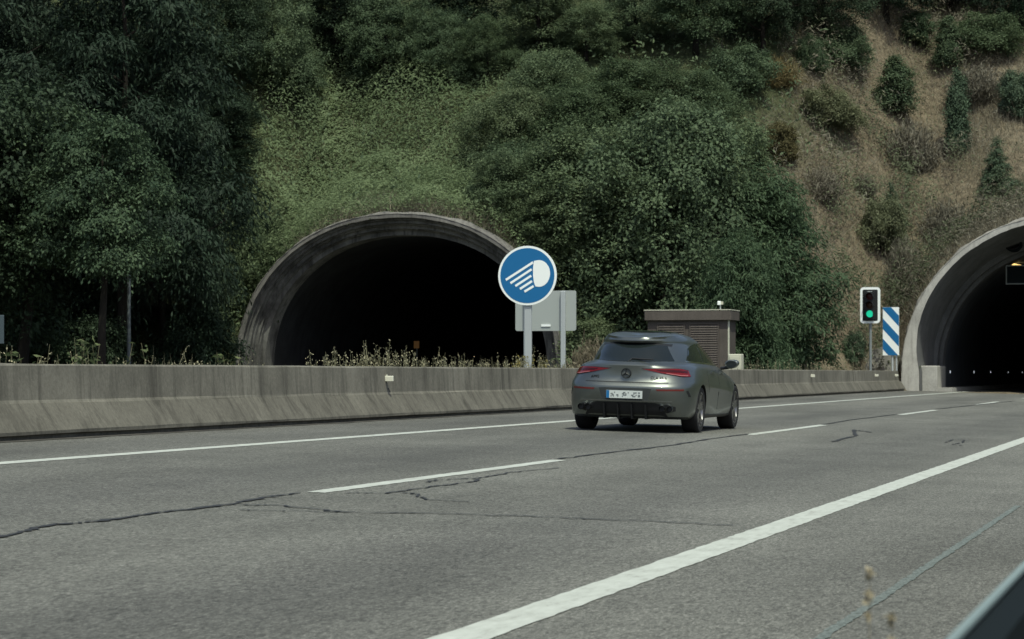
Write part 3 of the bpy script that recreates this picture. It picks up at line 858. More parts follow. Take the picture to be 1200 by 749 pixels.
    pm.materials.append(M['galv_old']); sm.materials.append(M['rail_dark'])
    for y in (-2.9, -5.0, -.9, 1.2, 3.3):
        link("post", pm, None, S, (0, y - .28, 0))

build_furniture()

# ------------------------------------------------------------------ car
def text_mesh(s, size, depth=0.002):
    c = bpy.data.curves.new("badge", 'FONT')
    c.body = s; c.size = size; c.extrude = depth; c.align_x = 'CENTER'; c.align_y = 'CENTER'
    o = bpy.data.objects.new("badge", c)
    COL.objects.link(o)
    me = bpy.data.meshes.new_from_object(o.evaluated_get(bpy.context.evaluated_depsgraph_get()))
    bpy.data.objects.remove(o); bpy.data.curves.remove(c)
    return me

def build_car():
    tR = 36.1
    XC = -8.03
    root = tag(empty("car", (XC, tR - 1.03, -K * XC)), "dark grey estate car driving away in the left lane", "car")
    root.rotation_euler = (0, math.atan(K), radians(0.0))
    paint = mat("grey_metallic_paint", (0.140, 0.154, 0.142), 0.38, 0.9, 0.5, 0.4)
    paint.node_tree.nodes["Principled BSDF"].inputs["Coat Roughness"].default_value = 0.12
    n_ = NT(paint)
    n_.b.inputs["Roughness"].default_value = 0.40
    glass = mat("tinted_glass", (0.010, 0.014, 0.014), 0.05, 0.0, 0.38)
    trim = mat("black_trim", (0.012, 0.013, 0.014), 0.45)
    chrome = mat("chrome", (0.6, 0.6, 0.6), 0.15, 1.0)
    dchrome = mat("dark_chrome", (0.30, 0.31, 0.31), 0.22, 1.0)
    red = mat("red_lamp_glass", (0.13, 0.005, 0.006), 0.10, 0.0, 0.35)
    redd = mat("dark_red_reflector", (0.13, 0.018, 0.015), 0.35)
    tyre_m = mat("tyre_rubber", (0.014, 0.014, 0.015), 0.8)
    rim_m = mat("grey_alloy", (0.20, 0.20, 0.20), 0.3, 0.8)
    plate_m = mat("plate_white", (0.50, 0.54, 0.52), 0.5)

    #        zr    zf    yr    yf    w     nr   Dr   arch  taper
    rows = [(.20, .20, .45, 4.30, .60, 4.0, .50, 0, 0),
            (.195, .20, .26, 4.50, .80, 4.0, .55, 0, 0),
            (.235, .22, .13, 4.58, .860, 4.0, .60, 0, 0),
            (.30, .30, .085, 4.62, .885, 3.6, .70, 0, 0),
            (.40, .38, .050, 4.66, .897, 3.4, .75, 0, 0),
            (.45, .42, .020, 4.68, .902, 3.3, .80, 0, 0),
            (.60, .50, .006, 4.69, .908, 3.2, .85, 0, 0),
            (.640, .54, .004, 4.69, .908, 3.2, .85, 0, 0),
            (.660, .56, .012, 4.68, .908, 3.2, .85, 0, 0),
            (.705, .60, .055, 4.66, .905, 3.2, .85, 0, 0),
            (.718, .61, .072, 4.65, .902, 3.2, .85, 0, 0),
            (.80, .66, .086, 4.60, .888, 3.0, .95, 0, .01),
            (.90, .72, .080, 4.50, .868, 2.8, 1.05, 0, .02),
            (.945, .76, .075, 4.36, .850, 2.7, 1.15, 0, .03),
            (.962, .79, .095, 4.15, .834, 2.7, 1.2, 0, .04),
            (.985, .85, .145, 3.85, .808, 2.6, 1.3, 0, .05),
            (1.02, .95, .205, 3.50, .776, 2.5, 1.5, 0, .05),
            (1.14, 1.06, .36, 3.20, .738, 2.7, 1.5, .005, .065),
            (1.232, 1.18, .485, 2.88, .694, 2.8, 1.45, .012, .08),
            (1.262, 1.20, .545, 2.80, .676, 2.8, 1.40, .02, .085),
            (1.270, 1.215, .49, 2.76, .668, 2.4, 1.45, .026, .088),
            (1.278, 1.23, .465, 2.72, .661, 2.3, 1.5, .03, .088),
            (1.300, 1.26, .455, 2.66, .644, 2.3, 1.5, .040, .085),
            (1.322, 1.29, .50, 2.58, .614, 2.4, 1.45, .050, .08),
            (1.350, 1.322, .53, 2.48, .560, 3.0, 1.25, .062, .07),
            (1.366, 1.342, .64, 2.40, .47, 3.0, 1.25, .070, .05),
            (1.378, 1.355, .76, 2.30, .33, 2.8, 1.2, .074, .0),
            (1.386, 1.362, .95, 2.20, .14, 2.4, 1.2, .076, 0)]
    NR_, NS_, NF_ = 16, 40, 12
    def outline(row):
        zr, zf, yr, yf, w, nr, Dr, ar, tp = row
        Dr = min(Dr, (yf - yr) * .45); Df = min(1.0, (yf - yr) * .4)
        P = []
        for i in range(NR_):
            a = (pi / 2) * (i / NR_)
            P.append((w * sin(a) ** (2 / nr) if a > 0 else 0.0, yr + Dr * (1 - cos(a) ** (2 / nr))))
        for i in range(NS_ + 1):
            P.append((w, yr + Dr + (yf - Df - yr - Dr) * i / NS_))
        for i in range(1, NF_ + 1):
            a = (pi / 2) * (1 - i / NF_)
            P.append((w * sin(a) ** (2 / 2.6) if i < NF_ else 0.0, yf - Df * (1 - cos(a) ** (2 / 2.6))))
        out = []
        for x, y in P:
            s = min(max((y - yr) / (yf - yr), 0), 1)
            # rear of the glasshouse is narrower than its middle, haunches swell over the wheels
            x *= 1 - tp * 2.2 * max(0, 1 - (y - yr) / 1.9) ** 2
            if zr < .9:
                x += (x / .9) * .018 * (exp(-((y - 1.03) / .42) ** 2) + .6 * exp(-((y - 3.76) / .42) ** 2)) * (1 if zr > .28 else .3)
            if .28 < zr < .62 and 1.5 < y < 3.3: x -= (x / .9) * .018 * sin(pi * (y - 1.5) / 1.8)
            sz = min(max((y - 1.2) / 3.3, 0), 1)
            sz = sz * sz * (3 - 2 * sz) if zr < 1.0 else s
            z = zr + (zf - zr) * sz + ar * sin(pi * min(1, s * 1.02)) ** .8
            out.append((x, y, z))
        return out
    V = []; n = NR_ + NS_ + 1 + NF_
    ringn = 2 * n - 2
    for r in rows:
        o = outline(r)
        V += o + [(-x, y, z) for x, y, z in reversed(o[1:-1])]
    Fc = [(i * ringn + k, i * ringn + (k + 1) % ringn, (i + 1) * ringn + (k + 1) % ringn, (i + 1) * ringn + k) for i in range(len(rows) - 1) for k in range(ringn)]
    def cap(base):
        f = []
        for k in range(n - 1):
            a, b = base + k, base + k + 1
            c = base + (ringn - k) % ringn; d = base + ringn - k - 1
            f.append((a, b, d, c) if k > 0 and k < n - 2 else ((a, b, d) if k == 0 else (a, b, c)))
        return f
    Fc += cap(0) + cap((len(rows) - 1) * ringn)
    body_me = MB().add(V, Fc).mesh("body", True, 50)
    bm = bmesh.new(); bm.from_mesh(body_me)
    bvh = BVHTree.FromBMesh(bm)
    bm.free()
    body = link("body", body_me, paint, root)
    # wheel arches cut out
    cut = MB()
    for y in (1.03, 3.76):
        for s in (-1, 1):
            cut.lathe([(.001, s * .58), (.372, s * .58), (.372, s * 1.2), (.001, s * 1.2)], 40, Matrix.Translation((0, y, .325)))
    cm = cut.mesh("cutter"); cm.materials.append(trim)
    body_me.materials.append(trim)
    co = bpy.data.objects.new("cutter", cm); COL.objects.link(co); co.parent = root
    md = body.modifiers.new("arches", 'BOOLEAN'); md.object = co; md.operation = 'DIFFERENCE'; md.solver = 'EXACT'
    md.material_mode = 'TRANSFER'
    dg = bpy.context.evaluated_depsgraph_get()
    dg.update()
    new = bpy.data.meshes.new_from_object(body.evaluated_get(dg))
    body.modifiers.clear()
    body.data = new
    bpy.data.objects.remove(co)
    new.set_sharp_from_angle(angle=radians(42))

    def cast(o, d, off):
        d = Vector(d).normalized()
        h, nrm, _, _ = bvh.ray_cast(Vector(o), d)
        if h is None: return None
        if nrm.dot(d) > 0: nrm = -nrm
        return h + nrm * off
    def patch(name, top, bot, ns, nt_, kind, m, off=.004, parent=root, label=None, smooth=True, thick=.012):
        """sheet between two curves laid on the body; points are (u, z): u = x from behind, y from the side"""
        def samp(c, s):
            k = s * (len(c) - 1); i = min(int(k), len(c) - 2); f = k - i
            return [c[i][j] * (1 - f) + c[i + 1][j] * f for j in range(2)]
        grid = []
        last = None
        for j in range(-1, nt_ + 2):
            for i in range(-1, ns + 2):
                edge = j in (-1, nt_ + 1) or i in (-1, ns + 1)
                s = min(max(i / ns, 0), 1); t = min(max(j / nt_, 0), 1)
                a, b = samp(top, s), samp(bot, s)
                u, z = a[0] * (1 - t) + b[0] * t, a[1] * (1 - t) + b[1] * t
                of = off - (thick if edge else 0)
                if kind == 'rear': p = cast((u, -3, z), (0, 1, 0), of)
                elif kind == 'right': p = cast((3, u, z), (-1, 0, 0), of)
                elif kind == 'left': p = cast((-3, u, z), (1, 0, 0), of)
                elif kind == 'top': p = cast((u, z, 3), (0, 0, -1), of)
                elif kind == 'cornerR':   # u is an angle round the tail
                    o = Vector((.25, .9, z)); d = Vector((sin(u), -cos(u), 0)); p = cast(o + d * 3, -d, of)
                elif kind == 'cornerL':
                    o = Vector((-.25, .9, z)); d = Vector((-sin(u), -cos(u), 0)); p = cast(o + d * 3, -d, of)
                if p is None: p = last
                last = p
                grid.append(p)
        W = ns + 3
        f = [(j * W + i, j * W + i + 1, (j + 1) * W + i + 1, (j + 1) * W + i) for j in range(nt_ + 2) for i in range(ns + 2)]
        me = MB().add(grid, f).mesh(name, smooth, 45)
        o = link(name, me, m, parent)
        if label: o['label'] = label
        return o
    # glass
    patch("rear_window", [(-.45, 1.236), (-.25, 1.247), (0, 1.25), (.25, 1.247), (.45, 1.236)], [(-.575, 1.022), (-.3, 1.004), (0, 1.0), (.3, 1.004), (.575, 1.022)], 20, 8, 'rear', glass)
    for kind in ('right', 'left'):
        patch("side_window", [(1.05, 1.10), (1.20, 1.215), (1.5, 1.265), (1.75, 1.288)], [(.95, 1.025), (1.2, 1.018), (1.5, 1.012), (1.75, 1.005)], 10, 6, kind, glass)
        patch("side_window", [(1.79, 1.290), (2.1, 1.290), (2.45, 1.24), (2.95, 1.08), (3.2, .985)], [(1.79, 1.004), (2.1, 1.0), (2.45, .99), (2.95, .975), (3.2, .97)], 14, 6, kind, glass)
        patch("window_trim", [(.93, 1.026), (1.5, 1.012), (2.1, 1.0), (3.2, .970)], [(.93, 1.008), (1.5, .994), (2.1, .982), (3.2, .952)], 16, 1, kind, chrome, .006)
        for y0, sl_ in ((1.60, -.28), (2.42, -.02), (3.42, .06)):
            patch("door_seam", [(y0, .96), (y0 + sl_ * .4, .65), (y0 + sl_, .32)] if sl_ > -.1 else [(y0, .99), (y0 - .05, .75), (y0 - .02, .58)],
                  [(y0 + .009, .96), (y0 + sl_ * .4 + .009, .65), (y0 + sl_ + .009, .32)] if sl_ > -.1 else [(y0 + .009, .99), (y0 - .041, .75), (y0 - .011, .58)], 10, 1, kind, trim, .0015, thick=.004)
        patch("sill_skirt", [(1.45, .255), (2.4, .25), (3.35, .25)], [(1.45, .215), (2.4, .212), (3.35, .212)], 14, 2, kind, trim, .012, thick=.03)
        for y0 in (1.83, 2.66):
            patch("door_handle", [(y0, .878), (y0 + .11, .882), (y0 + .22, .875)], [(y0, .855), (y0 + .11, .850), (y0 + .22, .852)], 6, 2, kind, paint, .025, thick=.04)
    patch("sunroof", [(-.38, 2.10), (0, 2.16), (.38, 2.10)], [(-.40, 1.18), (0, 1.16), (.40, 1.18)], 10, 8, 'top', glass, .012, thick=.02)
    # tail lamps round the corners
    for kind, lab in (('cornerL', None), ('cornerR', None)):
        L = patch("tail_light", [(-.02, .900), (.35, .908), (.75, .908), (1.0, .888)], [(.10, .878), (.36, .840), (.75, .802), (1.02, .806)], 16, 6, kind, red, .010, label=lab)
        patch("clear_strip", [(.40, .848), (.70, .822), (.92, .822)], [(.40, .838), (.70, .809), (.92, .811)], 10, 1, kind, mat("smoked_pink_lens", (.30, .10, .10), .2), .014, L)
        patch("lamp_core", [(.22, .892), (.5, .895), (.95, .880)], [(.30, .872), (.5, .862), (.95, .848)], 10, 2, kind, mat("deep_red_lens", (.045, .004, .005), .15), .014, L)
        patch("lamp_top_band", [(-.04, .908), (.35, .917), (.75, .917), (1.03, .897)], [(-.04, .902), (.35, .910), (.75, .910), (1.03, .890)], 16, 1, kind, trim, .004, L, thick=.006)  # thin black band along the lamp's upper edge
    # boot seams, lip, number plate recess
    patch("boot_seam", [(-.60, .716), (0, .712), (.60, .716)], [(-.60, .706), (0, .702), (.60, .706)], 24, 1, 'rear', trim, .002, thick=.004)
    rc = patch("plate_recess", [(-.38, .622), (-.30, .628), (.30, .628), (.38, .622)], [(-.33, .462), (-.28, .455), (.28, .455), (.33, .462)], 16, 4, 'rear', mat("recess_grey", (.05, .055, .056), .5, .4), .002, thick=.006)
    pl = empty("licence_plate", (0, -.012, .535)); pl.parent = root
    link("plate", MB().box(-.26, .26, -.008, .012, -.055, .055), plate_m, pl)
    link("country_band", MB().box(-.258, -.215, -.010, -.0085, -.053, .053), M['blue'], pl)
    ch = MB(); r2 = random.Random(3)
    for k in range(26):                     # figures too blurred to read
        x = -.195 + .0165 * k
        if k in (7, 8, 17): continue
        for j in range(4):
            if r2.random() < .46:
                z = -.034 + .017 * j
                ch.box(x, x + .0135, -.0105, -.0085, z, z + .016)
    tag(link("plate_figures", ch, mat("plate_ink", (.10, .115, .12), .6), pl), kind='stuff')
    # reflectors in the bumper
    patch("bumper_reflector", [(.44, .618), (.6, .622), (.80, .628)], [(.46, .596), (.6, .598), (.80, .604)], 8, 1, 'rear', redd, .004)
    patch("bumper_reflector", [(-.80, .628), (-.6, .622), (-.44, .618)], [(-.80, .604), (-.6, .598), (-.46, .596)], 8, 1, 'rear', redd, .004)
    # diffuser
    d = patch("diffuser", [(-.50, .405), (-.42, .425), (0, .428), (.42, .425), (.50, .405)], [(-.60, .235), (-.45, .225), (0, .222), (.45, .225), (.60, .235)], 24, 5, 'rear', trim, .006)
    for x in (-.30, -.10, .10, .30):
        link("fin", MB().add([(x - .01, .0, .40), (x + .01, .0, .40), (x + .01, .32, .40), (x - .01, .32, .40), (x - .01, .06, .19), (x + .01, .06, .19), (x + .01, .4, .19), (x - .01, .4, .19)],
                              [(0, 1, 2, 3), (7, 6, 5, 4), (0, 4, 5, 1), (1, 5, 6, 2), (2, 6, 7, 3), (3, 7, 4, 0)]), trim, d)
    patch("bumper_bright_strip", [(-.66, .452), (0, .452), (.66, .452)], [(-.66, .441), (0, .441), (.66, .441)], 20, 1, 'rear', dchrome, .008)
    for s in (-1, 1):
        for x in (.535, .645):
            ex = link("exhaust_tip", MB().lathe([(.030, .10), (.040, .05), (.046, -.03), (.043, -.04), (.038, -.03), (.034, .09)], 20, Matrix.Translation((s * x, .055 + (x - .5) * .22, .345)) @ Matrix.Rotation(pi / 2, 4, 'Z')).mesh("exhaust_tip", True, 40), dchrome, root)
            link("bore", MB().lathe([(.0005, 0), (.036, 0)], 16, Matrix.Translation((s * x, .07 + (x - .5) * .22, .345)) @ Matrix.Rotation(pi / 2, 4, 'Z')), trim, ex)
        pk = sorted(((s * .475), (s * .705)))
        patch("exhaust_pocket", [(pk[0], .375), (s * .59, .405), (pk[1], .375)], [(pk[0], .315), (s * .59, .285), (pk[1], .315)], 8, 3, 'rear', trim, .004)
        k = 'right' if s > 0 else 'left'
        patch("bumper_vent", [(.30, .60), (.36, .52)], [(.34, .61), (.42, .52)], 4, 2, k, trim, .003)
    # dark underside and lamp strip of the roof spoiler
    patch("spoiler_underside", [(-.50, 1.262), (-.25, 1.272), (0, 1.274), (.25, 1.272), (.50, 1.262)], [(-.50, 1.230), (-.25, 1.246), (0, 1.248), (.25, 1.246), (.50, 1.230)], 20, 2, 'rear', trim, .003, thick=.006)
    # rear wiper
    link("rear_wiper", MB().tube([(0, .175, 1.0), (.05, .22, 1.045), (.36, .21, 1.035)], .010, 6), trim, root)
    # emblem and badges
    em = empty("emblem", (0, .064, .835)); em.parent = root
    em.rotation_euler = (radians(-3), 0, 0)
    RX = Matrix.Rotation(pi / 2, 4, 'Z')
    link("ring", MB().lathe([(.062, -.006), (.070, -.006), (.070, .02), (.062, .02)], 36, RX, True), trim, em)
    st = MB()
    for k in range(3):
        a = pi / 2 + k * 2 * pi / 3
        tip = (cos(a) * .063, -.004, sin(a) * .063)
        l = (cos(a + pi / 3) * .013, -.004, sin(a + pi / 3) * .013); r_ = (cos(a - pi / 3) * .013, -.004, sin(a - pi / 3) * .013)
        st.add([tip, l, (0, -.012, 0), r_, (tip[0], .01, tip[2]), (l[0], .01, l[2]), (r_[0], .01, r_[2])], [(0, 1, 2), (0, 2, 3), (0, 4, 5, 1), (3, 6, 4, 0)])
    link("star", st, trim, em)
    bk = MB(); bk.lathe([(.0005, .012), (.064, .012)], 30, RX)
    link("emblem_dish", bk, mat("emblem_grey", (.10, .11, .105), .5, .6), em)
    for s, x, sz in (("AMG", -.46, .062), ("CLA 45 S", .46, .060)):
        me = text_mesh(s, sz)
        o = link("badge_lettering", me, trim if x < 0 else M['black'], root)
        p = cast((x, -3, .775), (0, 1, 0), .004) or Vector((x, .09, .775))
        q_ = cast((x + .05, -3, .775), (0, 1, 0), .004) or p
        o.location = p
        o.rotation_euler = (pi / 2, 0, atan2(q_.y - p.y, q_.x - p.x))
    # mirrors
    for s in (-1, 1):
        m = MB()
        bmm = bmesh.new(); bmesh.ops.create_icosphere(bmm, subdivisions=3, radius=1)
        for v_ in bmm.verts:
            c = v_.co
            c.y = max(c.y, -.55)
            v_.co = Vector((c.x * .112 * (1 + .12 * c.z), c.y * .10, c.z * .070 + .010 * c.x * s))
        me = bpy.data.meshes.new("mirror"); bmm.to_mesh(me); bmm.free()
        me.polygons.foreach_set("use_smooth", [True] * len(me.polygons)); me.set_sharp_from_angle(angle=radians(40))
        mi = link("mirror", me, paint, root, (s * .965, 3.05, 1.0))
        link("mirror_glass", MB().add([(x * .083, -.057, z * .051) for x, z in [(cos(a), sin(a)) for a in np.linspace(0, 2 * pi, 20, False)]], [tuple(range(20))]), glass, mi)
        link("mirror_stalk", MB().tube([(-s * .18, .06, -.07), (-s * .06, .02, -.055), (0, 0, -.04)], [.025, .022, .022], 8), trim, mi)
    # wheels
    tyre = MB().lathe([(.235, -.105), (.255, -.118), (.315, -.118), (.330, -.100), (.335, -.07), (.336, 0), (.335, .07), (.330, .100), (.315, .118), (.255, .118), (.235, .105)], 44).mesh("tyre", True, 50)
    tyre.materials.append(tyre_m)
    rim = MB().lathe([(.236, .112), (.246, .116), (.238, .09), (.225, .06), (.218, -.10), (.236, -.112)], 44)
    for k in range(5):
        for off in (-.17, .17):
            a = 2 * pi * k / 5
            R_ = Matrix.Rotation(a + off * .35, 4, 'X')
            p0 = R_ @ Vector((.085, .0, .05)); 
            vv = [R_ @ Vector(q) for q in ((.10, -.016, .05), (.10, .016, .05), (.06, .016, .05), (.06, -.016, .05))]
            R2 = Matrix.Rotation(a + off, 4, 'X')
            vv += [R2 @ Vector(q) for q in ((.103, -.014, .235), (.103, .014, .235), (.05, .014, .235), (.05, -.014, .235))]
            rim.add(vv, [(0, 1, 2, 3), (7, 6, 5, 4), (0, 4, 5, 1), (1, 5, 6, 2), (2, 6, 7, 3), (3, 7, 4, 0)])
    rim.lathe([(.0005, .104), (.03, .104), (.062, .098), (.066, .06), (.066, .0)], 24)
    rim = rim.mesh("rim", True, 35); rim.materials.append(rim_m)
    disc = MB().lathe([(.0005, .03), (.17, .03), (.17, .01), (.0005, .01)], 30).mesh("brake_disc"); disc.materials.append(mat("iron", (.06, .058, .055), .5, .6))
    back = MB().lathe([(.0005, -.06), (.222, -.06)], 30).mesh("wheel_back"); back.materials.append(trim)
    for s in (-1, 1):
        for y in (1.03, 3.76):
            w = empty("wheel", (s * .785, y, .336), pi if s < 0 else 0); w.parent = root
            for me in (tyre, rim, disc, back): link(me.name.split('.')[0], me, None, w)
    return root

build_car()

# ------------------------------------------------------------------ vegetation
def unit(a): return a / np.maximum(np.linalg.norm(a, axis=1, keepdims=True), 1e-9)

def leaf_arrays(c, nrm, tan, L, W, fold=0.18):
    """one folded four-cornered leaf per centre"""
    nrm = unit(nrm)
    tan = unit(tan - nrm * np.sum(tan * nrm, 1, keepdims=True))
    b = np.cross(nrm, tan)
    L = np.broadcast_to(L, (len(c),))[:, None]; W = np.broadcast_to(W, (len(c),))[:, None]
    v = np.stack([c - tan * L * .5, c + b * W * .5 + nrm * W * fold + tan * L * .05, c + tan * L * .5 - nrm * L * .08, c - b * W * .5 + nrm * W * fold + tan * L * .05], 1)
    return v.reshape(-1, 3)

def quads_mesh(name, v, m, var=None, rng=RG, k=4):
    n = len(v) // k
    me = bpy.data.meshes.new(name)
    me.vertices.add(len(v)); me.vertices.foreach_set("co", v.astype(np.float32).ravel())
    me.loops.add(n * k); me.loops.foreach_set("vertex_index", np.arange(n * k, dtype=np.int32))
    me.polygons.add(n)
    me.polygons.foreach_set("loop_start", np.arange(0, n * k, k, dtype=np.int32))
    me.polygons.foreach_set("loop_total", np.full(n, k, np.int32))
    a = me.attributes.new("leaf_var", 'FLOAT', 'FACE')
    if var is None: var = rng.random(n)
    a.data.foreach_set("value", var.astype(np.float32))
    me.update(calc_edges=True)
    if m is not None: me.materials.append(m)
    return me

def crown_mesh(name, lobes, clusters, per, csize, L, W, seed, flat=0.8, droop=0.3, up=0.5, inner=0.5, m=None, bottom=-0.6):
    g = np.random.default_rng(seed)
    clusters = int(clusters * 1.45); per = int(per * 1.5); L *= .66; W *= .70; csize *= .92
    lb = np.array(lobes, float)                       # x y z rx ry rz
    wgt = (lb[:, 3] * lb[:, 4] * lb[:, 5]) ** (2 / 3); wgt /= wgt.sum()
    i = g.choice(len(lb), clusters, p=wgt)
    d = unit(g.normal(size=(clusters, 3)))
    d[:, 2] = np.where(d[:, 2] < bottom, -d[:, 2], d[:, 2])
    r = inner + (1.03 - inner) * g.random(clusters) ** 0.45
    cc = lb[i, :3] + d * r[:, None] * lb[i, 3:]
    sz = csize * (0.6 + 0.8 * g.random(clusters))
    cv = g.random(clusters)
    N = clusters * per
    j = np.repeat(np.arange(clusters), per)
    off = g.normal(size=(N, 3)) * sz[j][:, None] * np.array([1, 1, flat])
    off[:, 2] -= droop * 0.5 * (off[:, 0] ** 2 + off[:, 1] ** 2) / np.maximum(sz[j], .05)
    c = cc[j] + off
    nrm = d[j] * 0.65 + np.array([0, 0, up]) + g.normal(size=(N, 3)) * 0.42
    tan = unit(off + g.normal(size=(N, 3)) * .3 * csize) + g.normal(size=(N, 3)) * 0.4 + np.array([0, 0, -droop])
    s = 0.65 + 0.7 * g.random(N)
    v = leaf_arrays(c, nrm, tan, L * s, W * s)
    var = np.clip(cv[j] * .55 + g.random(N) * .45, 0, 1)
    return quads_mesh(name, v, m, var)

def lobes_round(seed, R, H, n, z0=0.25, spread=0.62):
    g = random.Random(seed)
    out = [(0, 0, H * (z0 + .36), R * .62, R * .62, H * .30)]
    for k in range(n):
        a = 2.39996 * k + g.uniform(-.4, .4)
        h = z0 + (1 - z0) * ((k + .5) / n) * 0.86 + g.uniform(-.03, .03)
        prof = sin(pi * min(.98, max(.12, (h - z0 + .18) / (1.1 - z0)))) ** .7
        rr = R * spread * prof * g.uniform(.75, 1.15)
        s = R * g.uniform(.22, .46)
        out.append((cos(a) * rr, sin(a) * rr, H * h, s * g.uniform(.8, 1.2), s * g.uniform(.8, 1.2), s * g.uniform(.55, .9)))
        for q in range(2):                      # sprays that break the outline
            b = a + g.uniform(-.9, .9); t_ = s * g.uniform(.28, .5); k2 = rr + s * g.uniform(.35, .95)
            out.append((cos(b) * k2, sin(b) * k2, H * h + g.uniform(-.5, .9) * s, t_, t_, t_ * g.uniform(.6, 1.2)))
    return out

def trunk_mesh(name, H, r0, seed, limbs=6, spread=0.35, lean=0.0, z0=0.22):
    g = random.Random(seed)
    mb = MB()
    P = [Vector((0, 0, -0.6))]; R = [r0 * 1.35]
    x = y = 0
    for k in range(1, 8):
        x += g.uniform(-.03, .03) * H * .5 + lean * H / 8; y += g.uniform(-.03, .03) * H * .5
        P.append(Vector((x, y, H * .9 * k / 7))); R.append(r0 * (1 - .85 * k / 7))
    mb.tube(P, R, 8)
    for k in range(limbs):
        h = z0 + (.8 - z0) * k / limbs
        i = min(6, int(h / .9 * 7)); b = P[i].lerp(P[i + 1], h / .9 * 7 - i)
        a = k * 2.4 + g.uniform(-.4, .4); L = H * spread * g.uniform(.6, 1.1) * (1.1 - h * .6)
        q = b + Vector((cos(a) * L * .5, sin(a) * L * .5, L * .28)); e = b + Vector((cos(a) * L, sin(a) * L, L * .42 + g.uniform(-.1, .15) * L))
        rr = R[i] * .45
        mb.tube([b, q, e], [rr, rr * .65, rr * .2], 6)
    return mb.mesh(name, True)

# ---- templates: (crown mesh, trunk mesh, height, radius)
TP = {}
def tmpl(key, crown, trunk, H, R):
    if trunk is not None and not trunk.materials: trunk.materials.append(M['bark'])
    TP[key] = (crown, trunk, H, R)

tmpl('oak1', crown_mesh("oak_crown", lobes_round(1, 4.4, 10, 17, .16), 640, 30, .30, .25, .13, 101, .75, .25, inner=.55), trunk_mesh("oak_trunk", 10, .26, 1), 10, 4.4)
tmpl('oak2', crown_mesh("oak_crown", lobes_round(2, 4.8, 9, 20, .10), 680, 30, .30, .24, .12, 102, .75, .25, inner=.55), trunk_mesh("oak_trunk", 9, .25, 2), 9, 4.8)
tmpl('oak3', crown_mesh("oak_crown", lobes_round(3, 3.6, 11, 18, .14, .55), 600, 30, .28, .24, .12, 103, .75, .3, inner=.55), trunk_mesh("oak_trunk", 11, .24, 3), 11, 3.6)
tmpl('mass1', crown_mesh("mass_crown", lobes_round(31, 4.4, 9, 26, .03, .66) + [(0, 0, 1.2, 3.4, 3.4, 1.4)], 900, 30, .34, .26, .14, 131, .8, .2, inner=.6, bottom=-.8), trunk_mesh("mass_trunk", 9, .22, 31), 9, 4.4)
tmpl('mass2', crown_mesh("mass_crown", lobes_round(32, 4.0, 9.5, 28, .02, .62) + [(0, 0, 1.2, 3.0, 3.0, 1.4)], 900, 30, .34, .26, .14, 132, .8, .25, inner=.6, bottom=-.8), trunk_mesh("mass_trunk", 9.5, .22, 32), 9.5, 4.0)
def lobes_layers(seed, R, H, n, z0):
    g = random.Random(seed); out = []
    for k in range(n):
        h = z0 + (1 - z0) * k / n
        a = 2.39996 * k + g.uniform(-.5, .5)
        reach = R * (1.0 - .62 * ((h - z0) / (1 - z0)) ** 1.6) * g.uniform(.45, .75)
        s = R * g.uniform(.36, .52) * (1.1 - .45 * h)
        out.append((cos(a) * reach, sin(a) * reach, H * h, s, s, s * .30))
    out.append((0, 0, H * .98, R * .22, R * .22, R * .2))
    return out
tmpl('layer1', crown_mesh("feathery_crown", lobes_layers(4, 5.2, 15, 24, .28), 620, 34, .42, .36, .10, 104, .32, .7, up=.7, inner=.35, bottom=-.9), trunk_mesh("feathery_trunk", 15, .28, 4, 12, .28), 15, 5.2)
tmpl('layer2', crown_mesh("feathery_crown", lobes_layers(5, 4.6, 14, 22, .22), 600, 34, .42, .36, .10, 105, .32, .8, up=.7, inner=.35, bottom=-.9), trunk_mesh("feathery_trunk", 14, .26, 5, 12, .28), 14, 4.6)
tmpl('leafy', crown_mesh("leafy_crown", lobes_layers(6, 5.0, 13, 22, .25), 640, 26, .34, .30, .15, 106, .45, .5, up=.7, inner=.4, bottom=-.9), trunk_mesh("leafy_trunk", 13, .27, 6, 12, .30), 13, 5.0)
tmpl('bough', crown_mesh("boughs_crown", lobes_layers(16, 5.0, 13, 22, .52), 640, 26, .34, .30, .15, 116, .45, .6, up=.7, inner=.4, bottom=-.9), trunk_mesh("boughs_trunk", 13, .30, 16, 12, .30, lean=.12, z0=.5), 13, 5.0)
tmpl('acacia', crown_mesh("acacia_crown", [(x, y, z, a * 1.1, b * 1.1, c * 1.35) for x, y, z, a, b, c in lobes_layers(7, 3.5, 7.4, 30, .08)] + [(2.6, -.6, 3.4, 1.3, 1.0, .5), (3.1, -.2, 2.7, .8, .7, .35)], 680, 30, .36, .40, .095, 107, .5, .55, up=.8, inner=.4, bottom=-.9), trunk_mesh("acacia_trunk", 8, .16, 7, 12, .36), 8, 3.3)
def lobes_cone(seed, R, H, n, z0=.06):
    g = random.Random(seed); out = []
    for k in range(n):
        h = z0 + (1 - z0) * k / n
        a = 2.39996 * k
        s = R * (1.04 - h) 
        w = g.uniform(.7, 1.25)
        out.append((cos(a) * s * .5 * w, sin(a) * s * .5 * w, H * h, s * .55 * w + .04, s * .5 * w + .04, s * .26 + .07))
    return out
tmpl('conifer', crown_mesh("conifer_crown", lobes_cone(8, 1.25, 3.4, 16), 300, 26, .13, .20, .045, 108, .5, .55, up=.5, inner=.4), trunk_mesh("conifer_trunk", 3.4, .07, 8, 8, .25), 3.4, 1.25)
